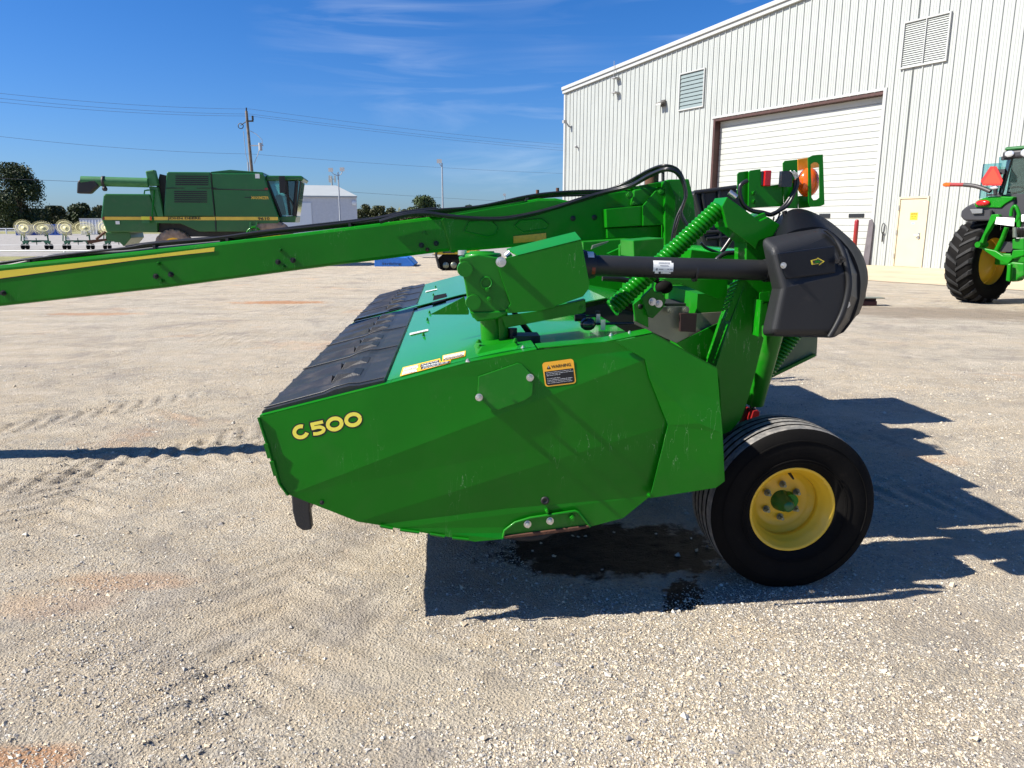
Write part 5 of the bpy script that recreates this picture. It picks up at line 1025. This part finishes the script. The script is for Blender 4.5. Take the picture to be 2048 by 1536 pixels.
b=MB(); b.prism([(cabx0-.12,-.66,BZ),(cabx1+.12,-.66,BZ),(cabx1,-.76,CZ),(cabx0,-.76,CZ)],(0,.012,0)); b.build('rear_window',GLASS,tr_)
for x in (cabx0,cabx1):
    b=MB(); sx_=-.11 if x<1 else .11; b.prism([(x+sx_,-.6,1.6),(x+sx_,1.1,1.6),(x,1.18,CZ),(x,-.68,CZ)],(.012,0,0)); b.build('side_window',GLASS,tr_)
b=MB(); b.box((1.15,.1,1.7),(1.7,.6,2.1)); b.box((1.18,.0,2.05),(1.66,.14,2.7)); b.build('driver_seat',mat('yellow_seat',(.5,.38,.05),.7,var=.1),tr_,bevel=.05)
b=MB(); b.tube([(1.42,.75,1.4),(1.42,.9,2.3)],.05,8); b.lathe((1.42,.88,2.35),(0,-.4,1),[(.17,0),(.19,.015),(.17,.03),(.15,.015),(.17,0)],20); b.box((1.1,.9,1.5),(1.7,1.15,2.2)); b.build('dashboard',INK,tr_)
b=MB(); b.tube([(cabx0-.08,-.7,2.1),(cabx0-.35,-.78,2.2),(cabx0-.42,-.78,2.7)],.02,6); b.box((cabx0-.52,-.8,2.25),(cabx0-.16,-.76,2.95)); b.build('window_flap',GLASS,tr_)
b=MB(); b.box((cabx0-.40,-.82,2.72),(cabx0-.05,-.74,2.82)); b.tube([(cabx0-.1,-.7,1.78),(cabx0-.2,-.82,1.9),(cabx0-.2,-.84,2.0)],.03,8); b.build('bracket',BP,tr_)
# warning triangle, lamp arm
tpr([(515,225),(568,225),(622,345),(605,388),(450,388),(433,347)],-.95,.008,'warning_triangle',mat('dark_red_border',(.42,.02,.015),.5,var=.05),bev=0)
b=MB(); b.poly([tp(x,y,-.956) for x,y in ((541,230),(614,374),(445,374))]); b.build('triangle_centre',mat('fluorescent_orange',(.70,.045,.018),.5,var=.03),tr_)
b=MB(); b.tube(catmull([tp(x,y,-.88) for x,y in ((515,440),(460,416),(380,392),(290,382))]),.043,10); b.build('lamp_arm',mat('dark_brown_arm',(.045,.04,.04),.5,var=.2),tr_)
b=MB(); b.tube([tp(x,y,-.88) for x,y in ((290,382),(178,381))],.041,10); b.build('arm_reflector',REDP,tr_)
b=MB(); b.tube([tp(x,y,-.88) for x,y in ((178,381),(135,381),(115,381))],[.043,.05,.03],10); b.build('turn_lamp',AMBER,tr_)
b=MB(); b.ball(tp(550,405,-.9),.09,(1,.4,.45),8); b.build('work_lamp',MATS['clear_lens'],tr_)
b=MB(); b.tube([tp(555,415,-.88),tp(560,462,-.85)],.04,8); b.box(tuple(tp(482,478,-.86)),tuple(tp(592,458,-.86)+Vector((0,.12,0)))); b.build('lamp_base',BP,tr_)
tpr([(590,145),(690,150),(612,450),(575,440)],-.80,.012,'window_flap',GLASS,bev=0)
tpr([(605,140),(692,140),(690,165),(605,175)],-.83,.05,'flap_bar',BP,bev=.01)
# three-point linkage
tpr([(520,636),(580,631),(592,652),(545,700),(470,820),(440,925),(415,925),(400,890),(430,850),(480,740)],-1.0,.12,'lift_linkage',GREEN,bev=.015)
tpr([(400,870),(470,925),(560,945),(620,985),(700,985),(700,1020),(660,1062),(560,1010),(440,930)],-.98,.10,'lift_linkage',GREEN,bev=.015)
b=MB(); p=tp(405,893,-1.1); b.cyl(p,p+Vector((0,.3,0)),.06,n=16); b.tube([tp(655,745,-.95),tp(620,840,-.9),tp(562,960,-.85)],[.045,.05,.06],10); b.build('lift_rod',GREEN,tr_)
b=MB(); b.tube(catmull([tp(x,y,-1.0) for x,y in ((690,650),(700,590),(725,565),(745,590),(760,650),(735,700))]),.035,8); b.build('top_link_hook',GREEN,tr_)
tpr([(700,845),(802,835),(802,940),(700,930)],-.9,.2,'coupler_block',GREENP,bev=.02)
tpr([(705,940),(802,935),(802,985),(700,1015),(690,1000)],-1.05,.1,'drawbar_plate',GREEN,bev=.015)
tpr([(652,1060),(700,1040),(802,1050),(802,1160),(752,1180),(740,1200),(700,1210),(655,1200)],-1.0,.25,'lower_hitch',GREENP,bev=.03)
tpr([(660,1055),(690,1060),(680,1210),(645,1200)],-1.15,.08,'quick_hook',GREEN,bev=.015)
tpr([(730,640),(760,630),(770,750),(735,745)],-1.02,.1,'coupler',GREEN,bev=.02); tpr([(775,635),(800,635),(800,700),(775,700)],-1.02,.1,'coupler',WHITEL,bev=.02)
tpr([(568,657),(722,666),(716,736),(553,716)],-1.01,.01,'white_sticker',WHITEL,bev=0)
b=MB(); p=tp(728,745,-.95); q=tp(728,830,-.95); b.cyl(p,q,.05,n=12); b.build('hitch_spring',GREYM,tr_)
b=MB()
for k in range(5): b.nxt(); b.tube(catmull([tp(745+k*14,700,-.9),tp(750+k*12,760,-1.0),tp(742+k*14,830,-.9)]),.016,6)
b.parts('hydraulic_hose',HOSE,tr_)
tpr([(715,500),(800,490),(800,640),(720,640)],-.6,.3,'cab_rear_panel',BP,bev=.03)
b=MB(); b.cyl((cabx0+.35,-.6,CZ+.2),(cabx0+.52,-.6,CZ+1.0),.01,n=5); b.build('antenna',INK,tr_)
# ------------------------------------------------------------------ background
# small white building far behind the combine
YS=112.0
sb=empty('storage_building',dep(713,450,YS)-Vector((0,0,1.7)),R(14),'small white steel building with sloping roof behind the combine','building'); sO=sb.location.copy()
def dl(x,y,o,Y): return dep(x,y,Y)-o
b=MB(); L0,R0=dl(520,397,sO,YS),dl(713,397,sO,YS); zt=dl(713,395,sO,YS).z
n=60
for k in range(n):
    x0=L0.x+(R0.x-L0.x)*k/n; x1=L0.x+(R0.x-L0.x)*(k+1)/n; b.box((x0,-.05,0),(x0+.06,0,zt)); 
b.box((L0.x,0,0),(R0.x,18,zt)); b.build('wall',mat('off_white_steel',(.66,.66,.65),.5,var=.05),sb)  # wall steel in one off-white tone
b=MB(); zr=dl(640,378,sO,YS).z; xr=dl(676,378,sO,YS).x; b.prism([(L0.x,-.3,zt),(R0.x+.1,-.3,zt),(R0.x+.1,-.3,zt+.2),(L0.x,-.3,zt+.2)],(0,.3,0)); b.add([(L0.x,-.3,zt+.2),(R0.x+.1,-.3,zt+.2),(xr,9,zr+.9),(L0.x,9,zr+.9),(R0.x+.1,18,zt+.2)],[[0,1,2,3],[1,4,2]]); b.build('roof',WALLW,sb)
b=MB(); q0,q1=dl(540,406,sO,YS),dl(625,406,sO,YS); b.box((q0.x,-.12,0),(q1.x,-.04,q0.z)); b.build('door',WHITEL,sb)
b=MB(); q=dl(708,406,sO,YS); b.ball((q.x,-.2,q.z),.35,(1,.3,1),8); b.build('gable_lamp',WHITEL,sb)
# light poles
def lightpole(px,ytop,Y,label,heads,nm='light_pole'):
    t=dep(px,ytop,Y); e_=empty(nm,(t.x,Y,0),0,label,'light pole'); h=t.z
    b=MB(); b.tube([(0,0,0),(0,0,h)],[.11,.06],10); b.build('pole',mat('galvanised_grey',(.36,.38,.40),.5,var=.1,metal=.3),e_); 
    for dx,dz in heads:
        b=MB(); b.tube([(0,0,h-.4),(dx*.7,-.05,h-.2),(dx,-.1,h+dz-.1)],.04,6); c=Vector((dx,-.15,h+dz)); b.loft([[c+Vector((-.25,-.1,-.14)),c+Vector((.25,-.1,-.14)),c+Vector((.25,-.1,.25)),c+Vector((-.25,-.1,.25))],[c+Vector((-.12,.25,-.05)),c+Vector((.12,.25,-.05)),c+Vector((.12,.25,.16)),c+Vector((-.12,.25,.16))]]); b.build('floodlight',mat('floodlight_metal',(.42,.42,.42),.35,var=.1),e_)
lightpole(676,344,82,'thin grey light pole with two floodlights on a fork beside the small building',[(-.7,.15),(.5,.2)])
lightpole(884,326,78,'tall grey pole with a single floodlight standing by the round green tree',[(-.25,.1)])
lightpole(1010,390,150,'distant short floodlight pole just above the tongue',[(-.1,0)])
t=dep(663,352,260); e_=empty('cell_tower',(t.x,260,0),0,'distant thin communications mast left of the forked light pole','mast'); b=MB(); b.cyl((0,0,0),(0,0,t.z),.35,.25,8); b.build('mast_pole',MATS['galvanised_grey'],e_); b=MB(); 
for a_ in range(3): b.obox((1.1*math.cos(a_*2.1),1.1*math.sin(a_*2.1),t.z-1),(.2,0,0),(0,.2,0),(0,0,1.1))
b.tube([(-1.3,0,t.z-1),(1.3,0,t.z-1)],.1,6); b.build('antenna_array',MATS['floodlight_metal'],e_)
# utility pole
YP=75.0; up=dep(502,222,YP); WOOD=mat('weathered_pole_wood',(.17,.14,.11),.9,var=.3,vscale=3)
e_=empty('utility_pole',(dep(503,340,YP).x,YP,0),0,'wooden utility pole with insulators and a riser pipe behind the combine','utility pole'); h=up.z
b=MB(); b.tube([(.25,0,0),(0,0,h*.6),(-.1,0,h)],[.17,.15,.12],12); b.build('pole',WOOD,e_)
b=MB(); b.cyl((-.25,0,0),(-.3,0,h*.62),.07,n=8); b.tube([(-.3,0,h*.62),(-.45,0,h*.68),(-.5,0,h*.85)],.03,6); b.build('riser_pipe',MATS['galvanised_grey'],e_)
b=MB(); b.box((-.1,-.2,h-1.0),(.55,-.1,h-.86)); b.cyl((.5,-.15,h-.86),(.5,-.15,h-.45),.1,n=8); b.cyl((-.1,0,h),(-.08,0,h+.3),.07,n=8); b.lathe((-.75,0,h-1.35),(0,1,0),[(.22,0),(.28,0),(.28,.08),(.22,.08),(.22,0)],10); b.tube([(-.1,0,h-.9),(-.75,0,h-1.3)],.04,6); b.build('insulator',DARKM,e_)
b=MB(); b.cyl((1.0,0,h-3.6),(1.0,0,h-2.9),.17,n=10); b.box((0,-.1,h-3.2),(1.3,.0,h-3.1)); b.tube([(.15,0,h-1.8),(.7,0,h-2.1),(1.2,0,h-2.6),(1.25,0,h-3.2)],.03,6); b.tube([(.3,0,h-4.8),(.7,0,h-4.0),(.9,0,h-3.4)],.03,6); b.build('fuse_cutout',MATS['floodlight_metal'],e_)
def wire(a0,m0,b0,label,r=.011,sag=.6):
    b=MB(); P=[]
    for (p,q) in ((a0,m0),(m0,b0)):
        for i in range(12): t=i/12; x=Vector(p).lerp(Vector(q),t); x.z-=sag*4*t*(1-t)*.5; P.append(x)
    P.append(Vector(b0)); b.tube(P,r,5); o=b.build('power_line',mat('wire_grey',(.10,.10,.11),.6,var=.1)); tag(o,label,'power line')
def wp(x,y,Y): return dep(x,y,Y)
for ya,ym,yb,lb__ in ((184,218,290,'top overhead wire of the three running to the pole head'),(194,228,296,'middle overhead wire of the three running to the pole head'),(202,232,301,'bottom overhead wire of the three running to the pole head')):
    wire(wp(-60,ya-4,58.5),wp(500,ym,75),wp(1230,yb+8,108),lb__)
wire(wp(-60,266,58.5),wp(503,308,75),wp(1230,350,108),'lone overhead wire crossing midway up the utility pole')
wire(wp(-60,354,100),wp(600,377,134),wp(1060,405,205),'lowest thick cable just above the combine auger',.024,.3)
# low white rail fence
fe_=empty('rail_fence',(-20,38.3,0),0,'low white pipe rail fence along the grass strip','fence'); WP=mat('white_pipe_paint',(.72,.73,.72),.5,var=.06)
b=MB(); b.tube([(-30,0,.42),(10,0,.42)],.03,8); b.build('rail',WP,fe_)
b=MB(); b.tube([(-30,6.5,.55),(14,6.5,.55)],.012,6); b.build('cable',WP,fe_)
for k in range(10): b=MB(); b.cyl((-25+k*3.7+.29,0,0),(-25+k*3.7+.29,0,.42),.05,n=8); b.build('post',WP,fe_)
# far rail at left
fe2=empty('rail_fence',(dep(-20,458,150).x,150,0),0,'distant white fence panels in front of the big tree','fence')
b=MB(); b.box((0,0,.9),(12,.1,1.1)); b.box((0,0,.5),(12,.1,.65)); b.build('rail',WP,fe2)
b=MB()
for k in range(5): b.box((k*3,-.05,0),(k*3+.15,.15,1.1))
b.build('post',WP,fe2)
# blue containers and white trailer
BLUE=mat('blue_paint',(.015,.075,.32),.5,coat=.2,var=.1,vscale=.8)
def container(x0,x1,y0,y1,Y,label,mm,name='container',dp=2.4,cat='container'):
    a0,b0=dep(x0,y1,Y),dep(x1,y0,Y); a0.z=max(0,min(a0.z,.05)); e_=empty(name,(a0.x,Y,0),0,label,cat); w_=b0.x-a0.x; hh=b0.z
    b=MB(); b.box((0,0,.12),(w_,dp,hh)); n=max(4,int(w_/.5))
    for k in range(n): b.box((k*w_/n,-.06,.2),(k*w_/n+.18*w_/n*2,0,hh-.15))
    b.build('body',mm,e_,bevel=.02); b=MB(); b.box((-.05,-.08,hh-.14),(w_+.05,dp,hh+.04)); b.box((0,-.05,0),(w_,dp,.14)); b.build('rim_rail',mm if name=='container' else WALLW,e_); return e_,w_,hh
container(32,52,450,469,128,'blue metal container left of the first rake',BLUE)
container(92,126,449,469,130,'blue metal container between the two pairs of yellow rake wheels',BLUE)
container(52,90,452,469,133,'dark blue container partly hidden behind the first rake wheels',mat('dark_blue_paint',(.01,.04,.16),.5,var=.1))
e_,w_,hh=container(162,214,437,463,135,'white box trailer behind the combine tail',mat('trailer_white',(.62,.63,.66),.5,var=.05),'box_trailer',2.5,'trailer')
b=MB(); 
for x in (w_*.7,w_*.85): b.lathe((x,-.1,.45),(0,1,0),[(.001,0),(.45,0),(.45,.3)],16)
b.build('wheel',RUB,e_)
# wheel rakes
TINE=mat('pale_yellow_tines',(.72,.66,.34),.7,var=.12)
RKG=mat('rake_green',(.012,.09,.045),.5,var=.15)
def rake(px,label):
    Y=54.0; g=dep(px,499,Y); e_=empty('wheel_rake',(g.x,Y,0),0,label,'hay rake','wheel rakes parked on the gravel lot')
    b=MB(); b.box((-.85,0,.55),(.85,.1,.65)); b.box((-.05,-.5,.5),(.05,.5,.6)); b.cyl((0,0,.3),(0,0,.8),.03,n=6)
    for s_ in (-1,1):
        b.tube([(s_*.85,0,.6),(s_*.82,0,1.0),(s_*.62,0,1.5)],.05,6); b.tube([(s_*.95,-.2,.6),(s_*.92,-.1,1.15)],.04,6); b.tube([(s_*.7,-.1,.95),(s_*.95,-.1,1.05)],.05,6)
        b.prism([(s_*1.0,-.05,.6),(s_*.5,-.05,.6),(s_*.66,-.05,.35),(s_*.78,-.05,.48),(s_*.92,-.05,.3)],(0,.1,0))
    b.build('frame',RKG,e_)
    for s_,tx in ((-1,-.12),(1,.12)):
        w_=bpy.data.objects.new('rake_wheel',None); COL.objects.link(w_); w_.parent=e_; w_.location=(s_*.68-.05,-.1,1.50); w_.rotation_euler=(R(-34),R(35 if s_<0 else 12),R(14*s_)); w_.scale=(.86,.8,.80)
        b=MB(); b.lathe((0,0,0),(0,1,0),[(.61,-.015),(.635,-.015),(.635,.015),(.61,.015),(.61,-.015)],32); b.lathe((0,0,0),(0,1,0),[(.001,-.03),(.16,-.03),(.16,.03),(.001,.03)],16); b.lathe((0,0,0),(0,1,0),[(.34,-.012),(.40,-.012)],28)
        for k in range(40):
            a_=2*math.pi*k/40; c,s=math.cos(a_),math.sin(a_); c2,s2=math.cos(a_+.18),math.sin(a_+.18); b.tube([(c*.12,0,s*.12),(c*.62,0,s*.62),(c2*.84,0,s2*.84)],.014,4)
        for v_ in range(len(b.v)): x,y,z=b.v[v_]; b.v[v_]=(x*1.06,y,z*.86)
        b.build('tine_disc',TINE,w_)
    for x in (-1.0,-.68,.68,1.0): b=MB(); b.lathe((x,0,.2),(1,0,0),[(.001,-.06),(.12,-.06),(.2,-.05),(.2,.05),(.12,.06),(.001,.06)],18); b.build('tyre',RUB,e_)
    b=MB(); b.poly([(-.66,-.3,.7),(-.36,-.3,.7),(-.51,-.3,1.0)]); b.build('reflective_triangle',MATS['floodlight_metal'],e_)
    return e_
rk=rake(75,'green wheel rake with raised yellow tine wheels, farthest left')
for px,lb__ in ((158,'green wheel rake with raised yellow tine wheels beside the combine tail'),(239,'green wheel rake mostly hidden below the combine rear hood')):
    c=copy_tree(rk); g=dep(px,499,54); c.location=(g.x,54,0); c['label']=lb__
# blue implements and tracked machine under the tongue
gO=gnd(790,533); sc=empty('blue_bucket',(gO.x,gO.y,0),0,'blue loader bucket lying on the gravel under the tongue','bucket'); Yb=gO.y
BB=mat('bright_blue_paint',(.01,.13,.50),.4,coat=.3,var=.12,vscale=2)
b=MB(); b.prism([dep(x,y,Yb)-sc.location for x,y in (z3(555,885),z3(700,870),z3(815,880),z3(855,925),z3(840,940),z3(555,960))],(0,1.2,0)); b.build('shell',BB,sc,bevel=.02)
b=MB(); q0=dep(*z3(612,935),Yb-.02)-sc.location; q1=dep(*z3(755,918),Yb-.02)-sc.location
text_on(b,"Stribling",lambda x,y:(q0.x+x,-.03+0*y,q0.z+y),q1.x-q0.x,(q1.z-q0.z)*1.3,.01); b.build('lettering',INK,sc)
b=MB(); b.prism([dep(x,y,Yb+1.0)-sc.location for x,y in (z3(600,890),z3(640,850),z3(820,870),z3(830,900))],(0,.6,0)); b.cyl(dep(*z3(800,875),Yb-.1)-sc.location,dep(*z3(850,930),Yb-.1)-sc.location,.05); b.build('rear_frame',BB,sc)
gO=gnd(905,541); tk=empty('track_machine',(gO.x,gO.y,0),0,'compact yellow and black tracked machine behind the mower bracket','machine'); Yt=gO.y
b=MB(); tr0=[(-.55,0,.12),(-.45,0,.02),(.9,0,.02),(1.2,0,.2),(1.2,0,.5),(1.0,0,.62),(-.35,0,.62),(-.55,0,.45)]; b.prism([(x-.0,y,z) for x,y,z in tr0],(0,.4,0)); b.build('track',RUB,tk,bevel=.05)
for k in range(5): b=MB(); b.lathe((-.25+k*.3,-.03,.2),(0,1,0),[(.001,0),(.11,0),(.13,.04),(.13,.1)],16); b.build('roller',GREYM,tk)
b=MB(); b.prism([(-.7,0,.6),(-.55,0,1.25),(.3,0,1.35),(.9,0,.9),(1.1,0,.6)],(0,1.0,0)); b.build('body',mat('machine_yellow',(.6,.42,.03),.5,var=.2),tk,bevel=.05)
b=MB(); b.tube([(-.5,-.05,.1),(-.62,-.05,.6),(-.5,-.05,1.1)],.05,8); b.box((-.35,-.05,.65),(.1,.0,1.0)); b.build('guard',DARKM,tk)
gO=gnd(850,516); tl=empty('blue_attachment',(gO.x,gO.y,0),0,'blue flat attachment on wood blocks farther back beside the tracked machine','attachment')
b=MB(); b.box((-.6,0,.35),(2.2,.9,.62)); b.build('deck',BB,tl,bevel=.03); b=MB(); b.box((.4,-.1,.15),(1.5,.0,.22)); b.box((.9,-.08,0),(1.0,0,.3)); b.build('support',mat('pallet_wood',(.42,.33,.24),.8,var=.2),tl); b=MB(); b.box((1.7,-.2,.5),(2.7,.3,.9)); b.build('cover',REDP,tl,bevel=.03)
# steel beam on the ground behind the gearbox cover
gO=gnd(1716,612); bm_=empty('steel_beam',(gO.x,gO.y,0),R(0),'rusty dark red steel beam lying behind the black gearbox cover','beam')
b=MB(); b.box((-1.3,0,.01),(.40,.22,.10)); b.box((-1.3,.05,.10),(.40,.17,.16)); b.build('beam_web',mat('oxide_red',(.06,.016,.012),.7,var=.3),bm_); b=MB(); b.box((-1.3,-.03,.16),(.55,.25,.178)); b.cyl((.15,.1,.178),(.15,.1,.24),.04,n=6); b.build('top_flange',GREYM,bm_)
# ------------------------------------------------------------------ trees
def leafmat(nm,c): return mat(nm,c,.65,var=.45,vscale=.9,detail=3,dirt=(c[0]*1.9,c[1]*1.5,c[2]*1.1),dirt_amt=.6,dthr=.5)
LM=[leafmat('leaves_dark',(.030,.050,.014)),leafmat('leaves_olive',(.060,.070,.024)),leafmat('leaves_mid',(.040,.068,.018))]
BARK=mat('bark',(.07,.055,.04),.9,var=.3)
def tree(px,ytop,Y,wpx,label,m,name='broadleaf_tree',nl=7000,ls=.34,lobes=16,seed=1,base=.12,cat='tree'):
    r=np.random.default_rng(seed); t=dep(px,ytop,Y); Ht=t.z; Wd=wpx/F*Y*.98; e_=empty(name,(t.x,Y,0),0,label,cat)
    b=MB(); b.tube([(0,0,-.1),(.1,0,Ht*.25),(0,.1,Ht*.6)],[Ht*.03,Ht*.022,Ht*.008],8)
    cs=[]
    for k in range(lobes):
        f=r.random(); z=Ht*(base+.10+(.82-base)*f); rad=Wd/2*(1.0-.65*max(0,(f-.45))/.55)*(.75 if f<.2 else 1); an=r.random()*6.28; d_=rad*math.sqrt(r.random())*.8
        c=Vector((d_*math.cos(an),d_*math.sin(an),z)); s_=Wd*(.13+.10*r.random()); cs.append((c,s_)); b.tube([(0,0,Ht*.2+ .3*(z-Ht*.2)),c*.5+Vector((0,0,z*.35+Ht*.05)),c],[Ht*.010,Ht*.006,Ht*.002],5)
    b.build('trunk',BARK,e_)
    per=nl//lobes; Vs=[]
    for c,s_ in cs:
        d=r.normal(size=(per,3)); d/=np.linalg.norm(d,axis=1)[:,None]; rad=s_*(.45+.65*r.random((per,1))**.6); P=np.array(c)+d*rad*np.array([1,1,.8])+ r.normal(size=(per,3))*s_*.12
        a_=r.normal(size=(per,3)); a_/=np.linalg.norm(a_,axis=1)[:,None]; bb=np.cross(a_,r.normal(size=(per,3))); bb/=np.linalg.norm(bb,axis=1)[:,None]; s=ls*(.6+.8*r.random((per,1)))
        Vs.append(np.stack([P-a_*s*.5,P+bb*s*.32,P+a_*s*.5,P-bb*s*.32],1))
    V=np.concatenate(Vs).reshape(-1,3); V[:,2]=np.clip(V[:,2],.05,Ht*1.02); o=npmesh('crown',V,np.arange(len(V)).reshape(-1,4),[m],False); o.parent=e_
tree(28,328,205,115,'big dark broadleaf tree at the far left edge',LM[0],nl=16000,ls=.55,lobes=38,seed=3,base=.02)
tree(156,404,225,62,'low dark rounded tree directly below the black auger spout',LM[0],nl=7000,ls=.6,lobes=18,seed=5,base=0)
tree(110,412,230,60,'low olive tree between the big tree and the rounded one',LM[1],nl=6000,ls=.6,lobes=16,seed=6,base=0)
tree(72,418,222,70,'dense dark shrubby tree against the foot of the big tree',LM[0],nl=7000,ls=.6,lobes=18,seed=9,base=0)
tree(196,410,228,40,'thin dark tree just left of the combine tail',LM[1],nl=3500,ls=.6,lobes=12,seed=10,base=0)
tree(-20,400,215,80,'dark tree cut by the left edge of the view',LM[0],nl=6000,ls=.6,lobes=16,seed=11,base=0)
tree(848,391,160,66,'rounded green tree beside the tall light pole',LM[2],nl=8000,ls=.42,lobes=20,seed=12,base=.0)
tree(936,408,210,26,'small dark treetop showing above the tongue',LM[0],nl=2500,ls=.5,lobes=10,seed=13,base=.0)
for i,(px,yt,w_,lb__) in enumerate(((728,414,40,'olive bush touching the right end of the small white building'),(757,419,44,'low reddish olive bush second from the small building'),(790,417,46,'low olive bush touching the left side of the rounded tree'),(815,421,36,'small bush half hidden by the rounded green tree'),(885,426,44,'low scrub directly under the tall light pole'),(965,424,60,'wide scrub between the small treetop and the short distant pole'),(1010,428,50,'scrub at the foot of the short distant floodlight pole'),(1060,426,60,'scrub behind the highest stretch of the tongue'),(1110,428,50,'scrub next to the left corner of the large white building'))):
    tree(px,yt-7,230,w_*1.15,lb__,LM[1],'scrub_tree',2500,.6,10,20+i,0,'tree')
fw=MB()
V=[];r=np.random.default_rng(44); n=16000; X=-260+r.random(n)*420; Y=262+r.random(n)*25; Zt=5.2+2.5*vnoise(X*.06+50,Y*0+3,9,3); P=np.stack([X,Y,r.random(n)*Zt],-1); a_=r.normal(size=(n,3)); a_/=np.linalg.norm(a_,axis=1)[:,None]; bb=np.cross(a_,r.normal(size=(n,3))); bb/=np.linalg.norm(bb,axis=1)[:,None]
V=np.stack([P-a_*.8,P+bb*.5,P+a_*.8,P-bb*.5],1).reshape(-1,3); o=npmesh('far_wood',V,np.arange(len(V)).reshape(-1,4),[LM[1]],False); tag(o,'far hazy band of woodland along the horizon','woodland',kind='stuff')
